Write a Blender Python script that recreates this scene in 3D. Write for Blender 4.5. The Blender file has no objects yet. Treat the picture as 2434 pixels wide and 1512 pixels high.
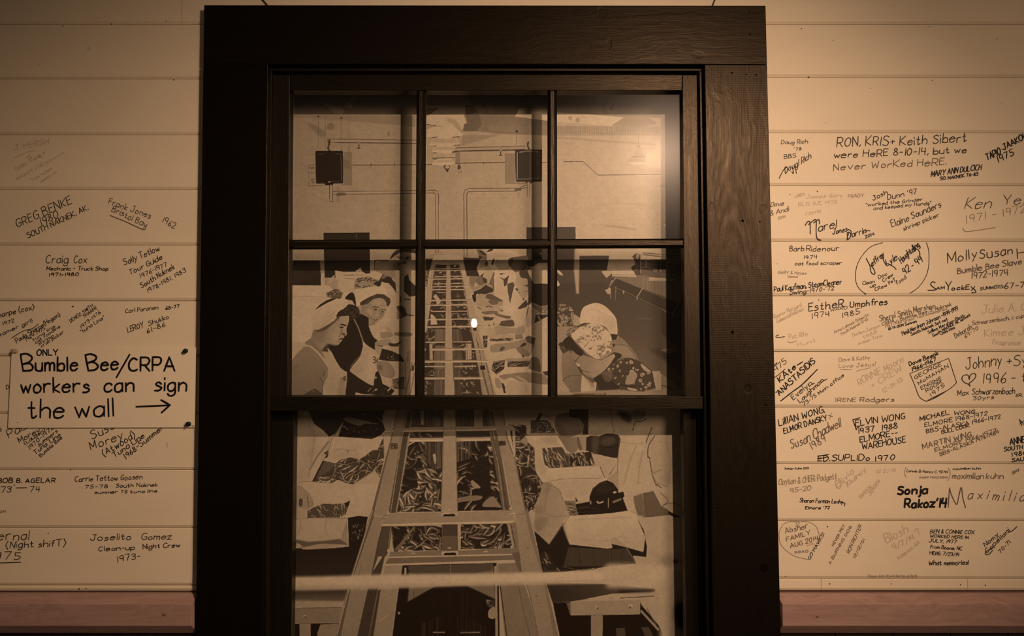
import bpy, bmesh, math, random
import numpy as np

# ----------------------------------------------------------------- camera, world, lights
SC = bpy.context.scene
IMG_W, IMG_H = 2434.0, 1512.0
LENS, SENSOR = 28.0, 36.0
FPX = IMG_W * LENS / SENSOR                    # focal length in pixels
CAM_D, CAM_Z = 1.893, 1.50                     # distance from the wall face (y = 0), eye height
PITCH = math.atan(2.62e-5 * FPX)               # camera tilts up a little

cam_data = bpy.data.cameras.new('camera')
cam_data.lens = LENS; cam_data.sensor_width = SENSOR; cam_data.sensor_fit = 'HORIZONTAL'
cam_data.clip_start = 0.05; cam_data.clip_end = 60
cam = bpy.data.objects.new('camera', cam_data)
SC.collection.objects.link(cam)
cam.location = (0, -CAM_D, CAM_Z)
cam.rotation_euler = (math.pi / 2 + PITCH, 0, 0)
SC.camera = cam

SC.view_settings.view_transform = 'Standard'
SC.view_settings.look = 'None'
SC.view_settings.gamma = 1.0
SC.view_settings.exposure = 0.0
SC.view_settings.use_curve_mapping = False

def ray(px, py):
    u = (px - IMG_W / 2) / FPX; v = (IMG_H / 2 - py) / FPX
    c, s = math.cos(PITCH), math.sin(PITCH)
    return u, c - v * s, v * c + s             # x, y, z direction

def W(px, py, y=0.0):
    """point of the plane at depth y that the photograph shows at pixel (px, py)"""
    dx, dy, dz = ray(px, py)
    t = (y + CAM_D) / dy
    return (dx * t, y, CAM_Z + dz * t)

def X(px, py=756, y=0.0): return W(px, py, y)[0]
def Z(py, px=1217, y=0.0): return W(px, py, y)[2]

world = bpy.data.worlds.new('dim_room'); SC.world = world
world.use_nodes = True
_bg = world.node_tree.nodes['Background']
_bg.inputs[0].default_value = (1.0, 0.66, 0.42, 1)
_bg.inputs[1].default_value = 0.052

from mathutils import Vector
def spotlight(name, loc, aim, watts, soft, half_w, half_h):
    """a spot light with an oval beam: half_w x half_h metres where it meets the wall"""
    d = bpy.data.lights.new(name, 'SPOT'); d.energy = watts; d.color = (1.0, 0.655, 0.435); d.shadow_soft_size = soft
    aim = Vector(aim); loc = Vector(loc); dist = (aim - loc).length
    d.spot_size = 2 * math.atan(half_w / dist); d.spot_blend = 1.0
    o = bpy.data.objects.new(name, d); SC.collection.objects.link(o); o.location = loc
    o.rotation_euler = (aim - loc).to_track_quat('-Z', 'Y').to_euler(); o.scale = (1, half_h / half_w, 1)
    return o
# ceiling spotlight above and to the right of the viewer (the muntins' shadows on the print point away from it)
spotlight('ceiling_spotlight', (.735, -1.90, 2.50), (.0, 0, 1.43), 137, .022, 1.84, 1.62)
# broad unseen light added further back on the right to fill the shadows
spotlight('fill_light', (1.80, -3.0, 2.35), (.36, 0, 1.47), 182, .42, 2.3, 1.55)

COL = SC.collection
rng = random.Random(7)

# ----------------------------------------------------------------- helpers
def mesh_obj(name, verts, faces, mat, parent=None, label=None, cat=None, group=None, kind=None, origin='base', smooth=False):
    verts = [tuple(v) for v in verts]
    xs = [v[0] for v in verts]; ys = [v[1] for v in verts]; zs = [v[2] for v in verts]
    o = ((min(xs) + max(xs)) / 2, (min(ys) + max(ys)) / 2, min(zs))
    me = bpy.data.meshes.new(name)
    me.from_pydata([(v[0] - o[0], v[1] - o[1], v[2] - o[2]) for v in verts], [], faces)
    me.update()
    if mat: me.materials.append(mat)
    if smooth: me.polygons.foreach_set('use_smooth', [True] * len(me.polygons))
    ob = bpy.data.objects.new(name, me); COL.objects.link(ob)
    if parent is not None:
        ob.parent = parent
        po = parent['_o']
        ob.location = (o[0] - po[0], o[1] - po[1], o[2] - po[2])
    else:
        ob.location = o
    ob['_o'] = o
    if label: ob['label'] = label
    if cat: ob['category'] = cat
    if group: ob['group'] = group
    if kind: ob['kind'] = kind
    return ob

def empty(name, loc, label=None, cat=None, kind=None):
    o = bpy.data.objects.new(name, None); COL.objects.link(o); o.location = loc; o['_o'] = tuple(loc)
    o.empty_display_size = 0.05
    if label: o['label'] = label
    if cat: o['category'] = cat
    if kind: o['kind'] = kind
    return o

class MB:
    def __init__(s): s.v = []; s.f = []
    def add(s, v, f):
        n = len(s.v); s.v += [tuple(p) for p in v]; s.f += [tuple(i + n for i in q) for q in f]; return s
    def box(s, x0, x1, y0, y1, z0, z1):
        return s.add([(x0,y0,z0),(x1,y0,z0),(x1,y1,z0),(x0,y1,z0),(x0,y0,z1),(x1,y0,z1),(x1,y1,z1),(x0,y1,z1)],
                     [(0,3,2,1),(4,5,6,7),(0,1,5,4),(1,2,6,5),(2,3,7,6),(3,0,4,7)])
    def quadbox(s, front, y1):
        """front: 4 points (front face, anticlockwise seen from the camera: bl br tr tl), extruded back to y1"""
        back = [(p[0], y1, p[2]) for p in front]
        return s.add(list(front) + back, [(0,1,2,3),(7,6,5,4),(1,0,4,5),(2,1,5,6),(3,2,6,7),(0,3,7,4)])
    def extrude_x(s, prof, x0, x1, x0s=None, x1s=None):
        """prof: list of (y,z); swept from x0 to x1 (per-point overrides for slanted ends)"""
        n = len(prof)
        a = [((x0s[i] if x0s else x0), p[0], p[1]) for i, p in enumerate(prof)]
        b = [((x1s[i] if x1s else x1), p[0], p[1]) for i, p in enumerate(prof)]
        f = [(i, (i + 1) % n, n + (i + 1) % n, n + i) for i in range(n)]
        f += [tuple(range(n - 1, -1, -1)), tuple(range(n, 2 * n))]
        return s.add(a + b, f)
    def tube(s, pts, r, n=10, cap=True):
        pts = [Vector(p) for p in pts]; rs = r if isinstance(r, (list, tuple)) else [r] * len(pts)
        base = len(s.v); V = []; F = []
        for i, p in enumerate(pts):
            t = (pts[min(i + 1, len(pts) - 1)] - pts[max(i - 1, 0)]).normalized()
            u = t.orthogonal().normalized() if i == 0 else (u - t * u.dot(t)).normalized()
            w = t.cross(u)
            for k in range(n):
                a = 2 * math.pi * k / n
                V.append(p + (u * math.cos(a) + w * math.sin(a)) * rs[i])
        for i in range(len(pts) - 1):
            for k in range(n):
                k2 = (k + 1) % n
                F.append((i * n + k, i * n + k2, (i + 1) * n + k2, (i + 1) * n + k))
        if cap:
            F.append(tuple(range(n - 1, -1, -1))); F.append(tuple((len(pts) - 1) * n + k for k in range(n)))
        return s.add(V, F)
    def build(s, name, mat, parent=None, **k): return mesh_obj(name, s.v, s.f, mat, parent, **k)

def bevel(ob, w, seg=2):
    m = ob.modifiers.new('bevel', 'BEVEL'); m.width = w; m.segments = seg; m.limit_method = 'ANGLE'
    m.angle_limit = math.radians(30)
    return ob

# ----------------------------------------------------------------- materials
class NT:
    def __init__(s, name):
        s.m = bpy.data.materials.new(name); s.m.use_nodes = True
        s.t = s.m.node_tree; s.b = s.t.nodes['Principled BSDF']
        s.geo = None
    def n(s, kind, **k):
        nd = s.t.nodes.new(kind)
        for a, v in k.items(): setattr(nd, a, v)
        return nd
    def l(s, a, b): s.t.links.new(a, b)
    def pos(s):
        if s.geo is None: s.geo = s.n('ShaderNodeNewGeometry')
        return s.geo.outputs['Position']
    def mapped(s, scale=(1,1,1), loc=(0,0,0), rot=(0,0,0)):
        m = s.n('ShaderNodeMapping'); m.inputs['Scale'].default_value = scale; m.inputs['Location'].default_value = loc
        m.inputs['Rotation'].default_value = rot
        s.l(s.pos(), m.inputs['Vector']); return m.outputs[0]
    def noise(s, vec, scale=5, detail=4, rough=.55, dist=0):
        n = s.n('ShaderNodeTexNoise'); n.inputs['Scale'].default_value = scale; n.inputs['Detail'].default_value = detail
        n.inputs['Roughness'].default_value = rough; n.inputs['Distortion'].default_value = dist
        s.l(vec, n.inputs['Vector']); return n.outputs[0]
    def ramp(s, fac, stops):
        r = s.n('ShaderNodeValToRGB'); e = r.color_ramp.elements
        while len(e) < len(stops): e.new(.5)
        for el, (p, c) in zip(e, stops):
            el.position = p; el.color = (c, c, c, 1) if isinstance(c, (int, float)) else (*c, 1)
        s.l(fac, r.inputs[0]); return r.outputs[0]
    def math(s, op, a, b=None, c=None):
        m = s.n('ShaderNodeMath', operation=op)
        for i, q in enumerate((a, b, c)):
            if q is None: continue
            if isinstance(q, (int, float)): m.inputs[i].default_value = q
            else: s.l(q, m.inputs[i])
        return m.outputs[0]
    def mix(s, fac, a, b):
        m = s.n('ShaderNodeMix', data_type='RGBA')
        for i, q in ((0, fac), (6, a), (7, b)):
            if isinstance(q, (int, float)): m.inputs[i].default_value = q
            elif isinstance(q, tuple): m.inputs[i].default_value = (*q, 1)
            else: s.l(q, m.inputs[i])
        return m.outputs[2]
    def bump(s, h, strength=.3, dist=.002, normal=None):
        b = s.n('ShaderNodeBump'); b.inputs['Strength'].default_value = strength; b.inputs['Distance'].default_value = dist
        s.l(h, b.inputs['Height'])
        if normal is not None: s.l(normal, b.inputs['Normal'])
        return b.outputs[0]
    def set(s, **k):
        for key, v in k.items():
            inp = s.b.inputs[{'color':'Base Color','rough':'Roughness','spec':'Specular IOR Level','normal':'Normal','metal':'Metallic','coat':'Coat Weight','coatr':'Coat Roughness'}[key]]
            if isinstance(v, (int, float)): inp.default_value = v
            elif isinstance(v, tuple): inp.default_value = (*v, 1)
            else: s.l(v, inp)
        return s.m

def mat_paint(name, c):
    t = NT(name)
    n1 = t.noise(t.mapped((1.2, 1, 3)), 3, 5)
    n2 = t.noise(t.mapped((6, 30, 60)), 4, 3)             # brush strokes along the boards
    col = t.mix(t.ramp(n1, [(.3, 0.0), (.75, 1.0)]), tuple(x * .93 for x in c), c)
    spk = t.noise(t.mapped((1, 1, 1)), 140, 2)
    col = t.mix(t.ramp(spk, [(.76, 0.0), (.80, .55)]), col, tuple(x * .35 for x in c))
    t.set(color=col, rough=.55, spec=.25, normal=t.bump(n2, .10, .0015))
    return t.m

def mat_plain(name, c, rough=.6, spec=.3, var=.15, scale=40):
    t = NT(name)
    n = t.noise(t.mapped((1, 1, 1)), scale, 3)
    t.set(color=t.mix(n, tuple(x * (1 - var) for x in c), tuple(min(1, x * (1 + var)) for x in c)), rough=rough, spec=spec)
    return t.m

def mat_wood(name, dark, light, along='z', rough=(.3, .5), bumps=.35, knots=(), arches=None, saw=0.0, spec=.19, freq=1.0):
    t = NT(name)
    st = {'z': (70 * freq, 70 * freq, 3.0), 'x': (3.0, 70 * freq, 70 * freq)}[along]
    warp = t.noise(t.mapped((1, 1, 1)), 6, 2)
    v = t.n('ShaderNodeVectorMath', operation='ADD')
    t.l(t.mapped(st), v.inputs[0])
    vs = t.n('ShaderNodeVectorMath', operation='SCALE'); t.l(warp, vs.inputs[0]); vs.inputs['Scale'].default_value = 3.5
    t.l(vs.outputs[0], v.inputs[1])
    g = t.noise(v.outputs[0], 1.6, 5, .62)
    fine = t.noise(t.mapped(tuple(4 * q for q in st)), 1.7, 3, .6)
    h = t.math('ADD', t.math('MULTIPLY', g, .75), t.math('MULTIPLY', fine, .35))
    sep = t.n('ShaderNodeSeparateXYZ'); t.l(t.pos(), sep.inputs[0])
    if arches:
        (x0, z0, ax, az, amp) = arches
        dx = t.math('DIVIDE', t.math('SUBTRACT', sep.outputs[0], x0), ax)
        dz = t.math('DIVIDE', t.math('SUBTRACT', sep.outputs[2], z0), az)
        r = t.math('ADD', t.math('ADD', t.math('MULTIPLY', dx, dx), t.math('MULTIPLY', dz, .9)), t.math('MULTIPLY', warp, .5))
        s = t.math('SINE', t.math('MULTIPLY', r, 9.0))
        far = t.math('ADD', t.math('MULTIPLY', dx, dx), t.math('MULTIPLY', dz, dz))
        fall = t.math('POWER', 2.718, t.math('MULTIPLY', far, -.55))
        h = t.math('ADD', h, t.math('MULTIPLY', t.math('MULTIPLY', s, fall), amp))
    if saw:
        sw = t.math('SINE', t.math('ADD', t.math('MULTIPLY', sep.outputs[2], 1150.0), t.math('MULTIPLY', warp, 9)))
        msk = t.ramp(t.noise(t.mapped((9, 9, 4)), 1.3, 3), [(.42, 0.0), (.62, 1.0)])
        h = t.math('ADD', h, t.math('MULTIPLY', t.math('MULTIPLY', sw, msk), saw))
    col = t.mix(t.ramp(h, [(.30, 0.0), (.72, 1.0)]), dark, light)
    for (kx, kz, rx, rz) in knots:
        dx = t.math('DIVIDE', t.math('SUBTRACT', sep.outputs[0], kx), rx)
        dz = t.math('DIVIDE', t.math('SUBTRACT', sep.outputs[2], kz), rz)
        d = t.math('ADD', t.math('ADD', t.math('MULTIPLY', dx, dx), t.math('MULTIPLY', dz, dz)), t.math('MULTIPLY', warp, .8))
        k = t.ramp(d, [(.7, 1.0), (1.5, 0.0)])
        col = t.mix(t.math('MULTIPLY', k, .8), col, tuple(q * .35 for q in dark))
        h = t.math('SUBTRACT', h, t.math('MULTIPLY', k, .28))
    rr = t.ramp(g, [(.3, rough[1]), (.7, rough[0])])
    t.set(color=col, rough=rr, spec=spec, normal=t.bump(h, bumps, .0022))
    t.b.inputs['Specular Tint'].default_value = (1.0, .80, .58, 1)          # brown oil stain
    return t.m

M = {}
M['paint'] = mat_paint('cream_painted_board', (.74, .655, .50))
M['paint_left'] = M['paint']
M['card'] = mat_plain('white_card', (.76, .68, .53), .5, .3, .04, 12)
M['backing'] = mat_plain('dark_sheathing', (.015, .012, .010), .8, .2)
M['jamb'] = mat_wood('black_stained_jamb', (.004, .003, .0025), (.012, .009, .006), 'z', (.45, .6), .2)
M['black'] = mat_plain('black_steel_wire', (.012, .010, .009), .5, .4)
M['steel'] = mat_plain('dull_steel_screw', (.16, .12, .08), .4, .5)
M['pin'] = mat_plain('dark_green_plastic_pin', (.005, .014, .010), .25, .5)
M['nail'] = mat_plain('dark_nail_head', (.02, .014, .01), .5, .4)
M['hole'] = mat_plain('dark_nail_hole', (.0006, .0005, .0004), .9, .02)

# ----------------------------------------------------------------- floor and wall
XL, XR = X(-620), X(3050)
FLOOR_Z = 0.0
M['floor'] = mat_wood('dark_floor_boards', (.03, .02, .013), (.09, .06, .035), 'x', (.45, .6), .2)
fl = MB().box(XL - .6, XR + .6, -3.2, 0.4, -0.05, FLOOR_Z).build('floor', M['floor'], kind='structure')

YL = [-362, -222, -82, 57.5, 187, 320, 450, 582, 715, 846, 983, 1117, 1255, 1392, 1406]
YR = [-362, -222, -82, 57.5, 183, 315, 441, 573, 703, 836, 968, 1103, 1239, 1376, 1405]
WIN_X0, WIN_X1 = X(560, 756), X(1750, 756)     # rough opening behind the casings
WIN_Z1, WIN_Z0 = Z(80), 0.34
TOP_Z = Z(-362)

def frame_with_hole(x0, x1, z0, z1, hx0, hx1, hz0, hz1, y0, y1):
    b = MB()
    b.box(x0, hx0, y0, y1, z0, z1); b.box(hx1, x1, y0, y1, z0, z1)
    b.box(hx0, hx1, y0, y1, hz1, z1); b.box(hx0, hx1, y0, y1, z0, hz0)
    return b
wall = frame_with_hole(XL, XR, FLOOR_Z, TOP_Z, WIN_X0, WIN_X1, WIN_Z0, WIN_Z1, .020, .10).build('wall_back', M['backing'], kind='structure')

CH = .0058
def board(x0, x1, zt, zb, end0=False, end1=False):
    """one cream board: wide chamfer under, narrow chamfer on top"""
    g = .0007
    zt -= g; zb += g
    prof = [(0.019, zb), (.0034, zb), (0, zb + CH), (0, zt - .0016), (.0016, zt), (0.019, zt)]
    return MB().extrude_x(prof, x0, x1)

BOARDS = {'L': [], 'R': []}
for side, Y, xr, px in (('L', YL, (XL, WIN_X0), 240), ('R', YR, (WIN_X1, XR), 2130)):
    for i in range(len(Y) - 1):
        zt, zb = Z(Y[i], px), Z(Y[i + 1], px)
        if Y[i + 1] < 100 and side == 'R': continue
        if Y[i + 1] < 100:
            continue
        if i == len(Y) - 2:
            cuts = [xr[0], xr[1]] if side == 'L' else [xr[0], X(1952, 1390), X(2300, 1390), xr[1]]
        else:
            cuts = [xr[0], xr[1]]
        for a, b in zip(cuts[:-1], cuts[1:]):
            bd = board(a + .0004, b - .0004, zt, zb).build('board', M['paint'], wall)
            BOARDS[side].append((Y[i], Y[i + 1], bd))
# the rows above the window run right across; one of them has a butt joint
for i in range(3):
    zt, zb = Z(YL[i]), Z(YL[i + 1])
    cuts = {0: [XL, X(900), XR], 1: [XL, X(1500), XR], 2: [XL, X(432, 30), XR]}[i]
    for a, b in zip(cuts[:-1], cuts[1:]):
        bd = board(a + .0005, b - .0005, zt, zb).build('board', M['paint'], wall)
        if i == 2: BOARDS['L' if b < 0 else 'R'].append((YL[i], YL[i + 1], bd))
# short lengths behind the head casing, left and right of the opening are part of the rows above

# nail heads set in the boards
def disc(x, z, r, y=-.0006, n=10):
    b = MB()
    ring = [(x + r * math.cos(2 * math.pi * k / n), y, z + r * math.sin(2 * math.pi * k / n)) for k in range(n)]
    back = [(p[0], y + .0012, p[2]) for p in ring]
    return b.add(ring + back, [tuple(range(n - 1, -1, -1))] + [(k, (k + 1) % n, n + (k + 1) % n, n + k) for k in range(n)])
def board_at(px, py):
    side = 'L' if px < 1217 else 'R'
    for (a, b, bd) in BOARDS[side]:
        if a <= py <= b: return bd
    return wall
for (px, py, r) in [(1905, 68, 1.3), (1980, 97, 1.0), (2208, 64, 1.0), (2370, 93, 1.0), (1922, 184, 2.2), (2216, 191, 1.3), (2069, 210, .9), (2381, 245, .8),
                    (1963, 292, .9), (1878, 463, 1.3), (1943, 455, 1.8), (1848, 627, .9), (1946, 713, 1.4), (1967, 1252, 1.5), (1972, 1388, 1.5),
                    (2118, 1388, 1.3), (2283, 1390, 1.3), (2342, 1391, 1.4), (1867, 1370, 1.0), (150, 62, 1.2), (265, 57, 1.2), (92, 155, 1.2), (395, 50, 1.2),
                    (413, 190, 1.6), (188, 1400, 1.6), (205, 1399, 1.2), (115, 1268, 1.3), (168, 1117, 1.3), (112, 1139, .9), (35, 1153, .9), (173, 728, 1.0), (42, 1004, 1.0)]:
    p = W(px, py)
    disc(p[0], p[2], r * .001).build('nail_head', M['nail'], board_at(px, py))

# red-stained cap rail on either side of the window
RED = dict(dark=(.25, .158, .138), light=(.385, .262, .228))
def red(name, kx, kz): return mat_wood(name, RED['dark'], RED['light'], 'x', (.5, .65), .10, [(kx, kz, .006, .004)], freq=.7, spec=.3)
M['redL'] = red('red_stained_rail_wood_a', *W(392, 1460, -.02)[0::2])
M['redR'] = red('red_stained_rail_wood_b', *W(1940, 1465, -.02)[0::2])
def rail(name, side):
    px = 240 if side == 'L' else 2130
    z0 = Z(1409.5, px, -.001); z1 = Z(1436, px, -.026); z2 = Z(1488, px, -.026); z3 = Z(1505, px, -.006)
    prof = [(.02, z3), (-.006, z3), (-.026, z2), (-.026, z1), (-.003, z0), (.02, z0)]
    n = len(prof)
    if side == 'L':
        e = X(465, 1450, -.02); es = [e + .001, e + .001, e - .006, e - .006, e + .001, e + .001]
        b = MB().extrude_x(prof, XL, 0, x1s=es)
    else:
        e = X(1851, 1450, -.02); es = [e - .001, e + .0, e + .007, e + .007, e - .001, e - .001]
        b = MB().extrude_x(prof, 0, XR, x0s=es)
    o = b.build(name, M['red' + side], kind='structure')
    return bevel(o, .0012)
rail('trim_1', 'L'); rail('trim_2', 'R')
# dark wainscot below the rail
M['wains'] = mat_wood('dark_wainscot', (.006, .005, .004), (.018, .013, .009), 'z', (.5, .65), .2)
k = 0
for (a, b) in ((XL, X(470, 1512)), (X(1850, 1512), XR)):
    n = max(1, round((b - a) / .14)); wd = (b - a) / n
    for i in range(n):
        z1 = Z(1500, 1217, .0)
        o = MB().box(a + i * wd + .0006, a + (i + 1) * wd - .0006, .004, .02, FLOOR_Z + .001, z1).build('wainscot_board', M['wains'], wall)
        bevel(o, .002)

# ----------------------------------------------------------------- window
win = empty('window_1', ((X(1150)), 0, WIN_Z0), kind='structure')
CY = -.026                                     # face of the casing boards
BOT = Z(2150)                                  # casings run down to the sill
def q(pts, y): return [W(px, py, y) for px, py in pts]
def lerp_x(a, b, y): return a[0] + (b[0] - a[0]) * (y - a[1]) / (b[1] - a[1])
PB = 2120
M['casing_head'] = mat_wood('black_stained_casing_head', (.0014, .0011, .0008), (.0060, .0043, .0028), 'x', (.30, .44), .30,
                            [(W(1432, 30, CY)[0], W(1432, 30, CY)[2], .016, .024), (W(1448, 105, CY)[0], W(1448, 105, CY)[2], .010, .020), (W(1660, 130, CY)[0], W(1660, 130, CY)[2], .02, .012)], freq=.8, spec=.18)
_k = W(1740, 520, CY)
M['casing_right'] = mat_wood('black_stained_casing_right', (.0015, .0012, .0008), (.0075, .0054, .0035), 'z', (.27, .42), .45,
                             [(W(1815, 497, CY)[0], W(1815, 497, CY)[2], .014, .016), (W(1692, 495, CY)[0], W(1692, 495, CY)[2], .012, .02), (W(1778, 925, CY)[0], W(1778, 925, CY)[2], .013, .015), (W(1817, 1352, CY)[0], W(1817, 1352, CY)[2], .014, .014)],
                             arches=(_k[0], _k[2], .036, .085, .34), saw=.03, freq=.8, spec=.20)
M['casing_left'] = mat_wood('black_stained_casing_left', (.0012, .0009, .0006), (.0040, .0029, .0019), 'z', (.30, .42), .25)
M['sash'] = mat_wood('greenish_black_sash_upright', (.0024, .0024, .0017), (.0095, .0080, .0052), 'z', (.28, .40), .40, freq=1.6, spec=.28)
M['sash_h'] = mat_wood('greenish_black_sash_rail', (.0024, .0024, .0017), (.0095, .0080, .0052), 'x', (.28, .40), .30, freq=1.6)

def part(name, front, y1, mat, label=None, bv=.0012):
    o = MB().quadbox(front, y1).build(name, mat, win, label=label)
    if bv: bevel(o, bv)
    return o
# casing boards (outer edge slightly out of plumb, as in the photo)
lo = ((485, 12), (465, 1505)); li = ((637, 152), (623, 1500)); ro = ((1820, 12), (1856, 1512)); ri = ((1675, 152), (1697, 1500))
def cx(l, y): return lerp_x(l[0], l[1], y)
part('casing_board', q([(cx(lo, 151), 151.5), (cx(ro, 153), 153), (1820, 13), (485, 12)], CY), .0, M['casing_head'], 'broad black-stained head board of the casing')
part('casing_board', q([(cx(lo, PB), PB), (cx(li, PB), PB), (637, 152.2), (cx(lo, 152), 152.2)], CY), .0, M['casing_left'], 'black-stained left side board of the casing')
part('casing_board', q([(cx(ri, PB), PB), (cx(ro, PB), PB), (cx(ro, 154), 153.8), (1675, 153.6)], CY), .0, M['casing_right'], 'black-stained right side board of the casing with arched grain')
part('window_sill', q([(440, PB + 95), (1890, PB + 95), (1890, PB + 4), (440, PB + 4)], CY - .02), .0, M['casing_head'], 'black-stained sill board')
# deep jamb lining back to the photograph
JX0, JX1 = X(634, 560, -.0), X(1676, 560, .0)
JZ1, JZ0 = Z(151, 1217, 0), WIN_Z0 + .01
MY = .126                                      # depth of the photograph behind the wall face
o = MB().box(JX0 - .020, JX0, 0.0005, MY + .02, JZ0, JZ1 + .02).build('jamb', M['jamb'], win)
o = MB().box(JX1 + .0, JX1 + .022, 0.0005, MY + .02, JZ0, JZ1 + .02).build('jamb', M['jamb'], win)
o = MB().box(JX0, JX1, 0.0005, MY + .02, JZ1, JZ1 + .02).build('jamb', M['jamb'], win)
o = MB().box(JX0, JX1, 0.0005, MY + .02, JZ0 - .02, JZ0).build('jamb', M['jamb'], win)
# thin bead standing between casing and sash
def strip(pts, y0, y1): return part('stop_bead', q(pts, y0), y1, M['sash'], None, .0008)
BY = -.004
strip([(640, 168.5), (1668, 168.5), (1668, 162.5), (640, 162.5)], BY, .012)
strip([(1661.5, 2000), (1667.5, 2000), (1667, 169), (1661, 169)], BY, .012) if False else None
part('stop_bead', q([(1690, PB), (1695, PB), (1668, 169), (1662.5, 169)], BY), .012, M['sash'], None, .0008)
part('stop_bead', q([(626, PB), (633, PB), (645, 169), (638.5, 169)], BY), .012, M['jamb'], None, .0008)

# --- upper sash, six panes
SY, SB = .006, .042
GLY = .026
part('sash_rail', q([(689.5, 215), (1621.5, 215), (1621.5, 177.5), (689.5, 177.5)], SY), SB, M['sash_h'], 'top rail of the upper sash')
part('sash_rail', q([(636, 977), (1671, 972), (1671, 943), (636, 943)], SY - .006), SB, M['sash_h'], 'meeting rail of the upper sash')
part('sash_stile', q([(641, 943), (684, 943), (689, 178), (648, 178)], SY), SB, M['sash'], 'left stile of the upper sash')
part('sash_stile', q([(1628, 943), (1666, 943), (1657, 178), (1622, 178)], SY), SB, M['sash'], 'right stile of the upper sash')

def moulded(name, a, b, w, y0, y1, mat, shoulder=.35):
    """a muntin: narrow flat face, hollow shoulders each side falling back to the glass; a, b = pixel ends, w = width px"""
    A = Vector(W(a[0], a[1], y0)); B = Vector(W(b[0], b[1], y0))
    d = (B - A).normalized(); n = Vector((-d.z, 0, d.x)) if abs(d.z) > .5 else Vector((-d.z, 0, d.x))
    h = w * .0005
    prof = [(-h, GLY - y0), (-h, .010), (-h * .72, .007), (-h * shoulder, 0.0), (h * shoulder, 0.0), (h * .72, .007), (h, .010), (h, GLY - y0), (h * .5, y1 - y0), (-h * .5, y1 - y0)]
    V = []
    for P in (A, B):
        for (u, dy) in prof: V.append(P + n * u + Vector((0, dy, 0)))
    k = len(prof)
    F = [(i, (i + 1) % k, k + (i + 1) % k, k + i) for i in range(k)] + [tuple(range(k)), tuple(range(2 * k - 1, k - 1, -1))]
    o = mesh_obj(name, V, F, mat, win)
    bm = bmesh.new(); bm.from_mesh(o.data); bmesh.ops.recalc_face_normals(bm, faces=bm.faces); bm.to_mesh(o.data); bm.free()
    return o
MUY = SY + .003
for (x0, x1) in ((1000.5, 996), (1313, 1314)):
    moulded('muntin', (x0, 212), (x1, 945), 23, MUY, SB, M['sash'])
# horizontal muntin in three lengths, let into the uprights
for (xa, xb) in ((686, 993), (1003.5, 1308.5), (1318.5, 1626)):
    ya = 580 - (xa - 686) * .0032; yb = 580 - (xb - 686) * .0032
    moulded('muntin', (xa, ya), (xb, yb), 23, MUY + .0012, SB - .001, M['sash_h'], .45)
# glazing bevels inside stiles and rails
def bevel_strip(a, b, w):
    """a dark hollow slope between the frame face and the glass along pixel line a-b; w = inward offset (px)"""
    A = W(a[0], a[1], SY + .004); B = W(b[0], b[1], SY + .004)
    C = W(b[0] + w[0], b[1] + w[1], GLY - .001); D = W(a[0] + w[0], a[1] + w[1], GLY - .001)
    E = W(b[0], b[1], GLY + .006); F_ = W(a[0], a[1], GLY + .006)
    o = mesh_obj('glazing_bead', [A, B, C, D, E, F_], [(0, 1, 2, 3), (3, 2, 4, 5), (0, 5, 4, 1), (0, 3, 5), (1, 4, 2)], M['sash'], win)
    bm = bmesh.new(); bm.from_mesh(o.data); bmesh.ops.recalc_face_normals(bm, faces=bm.faces); bm.to_mesh(o.data); bm.free()
bevel_strip((686, 213), (1624, 213), (0, 9)); bevel_strip((686, 944), (1628, 944), (0, -5))
bevel_strip((687, 214), (683, 943), (9, 0)); bevel_strip((1624, 214), (1629, 943), (-8, 0))

# --- glass
def mat_glass(name, haze=0.0):
    t = NT(name); t.t.nodes.remove(t.b)
    out = t.t.nodes['Material Output']
    tr = t.n('ShaderNodeBsdfTransparent'); tr.inputs[0].default_value = (.95, .95, .94, 1)
    gl = t.n('ShaderNodeBsdfGlossy'); gl.inputs['Roughness'].default_value = .015
    # Schlick reflectance, the same from both faces of the pane
    t.pos(); dt = t.n('ShaderNodeVectorMath', operation='DOT_PRODUCT')
    t.l(t.geo.outputs['Normal'], dt.inputs[0]); t.l(t.geo.outputs['Incoming'], dt.inputs[1])
    g = t.math('SUBTRACT', 1.0, t.math('ABSOLUTE', dt.outputs['Value']))
    f = t.math('ADD', t.math('MULTIPLY', t.math('POWER', g, 5.0), .96), .04)
    if haze:
        f = t.math('MULTIPLY', f, haze); gl.inputs['Roughness'].default_value = .24
    mx = t.n('ShaderNodeMixShader'); t.l(f, mx.inputs[0]); t.l(tr.outputs[0], mx.inputs[1]); t.l(gl.outputs[0], mx.inputs[2])
    last = mx.outputs[0]
    t.l(last, out.inputs[0]); return t.m
M['glass'] = mat_glass('clear_old_glass')
M['glass_dusty'] = mat_glass('dusty_glass', .15)
def pane(c, mat, y=GLY):
    (x0, y0, x1, y1) = c
    o = MB().quadbox([W(x0, y1, y), W(x1, y1, y), W(x1, y0, y), W(x0, y0, y)], y + .0025).build('glass_pane', mat, win)
    return o
vx = [(687, 999), (999, 1313), (1313, 1627)]
for r, (ya, yb) in enumerate(((213, 578), (578, 944))):
    for c, (xa, xb) in enumerate(vx):
        pane((xa + .5, ya + .5, xb - .5, yb - .5), M['glass_dusty'] if (r == 0 and c == 2) else M['glass'])

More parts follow.
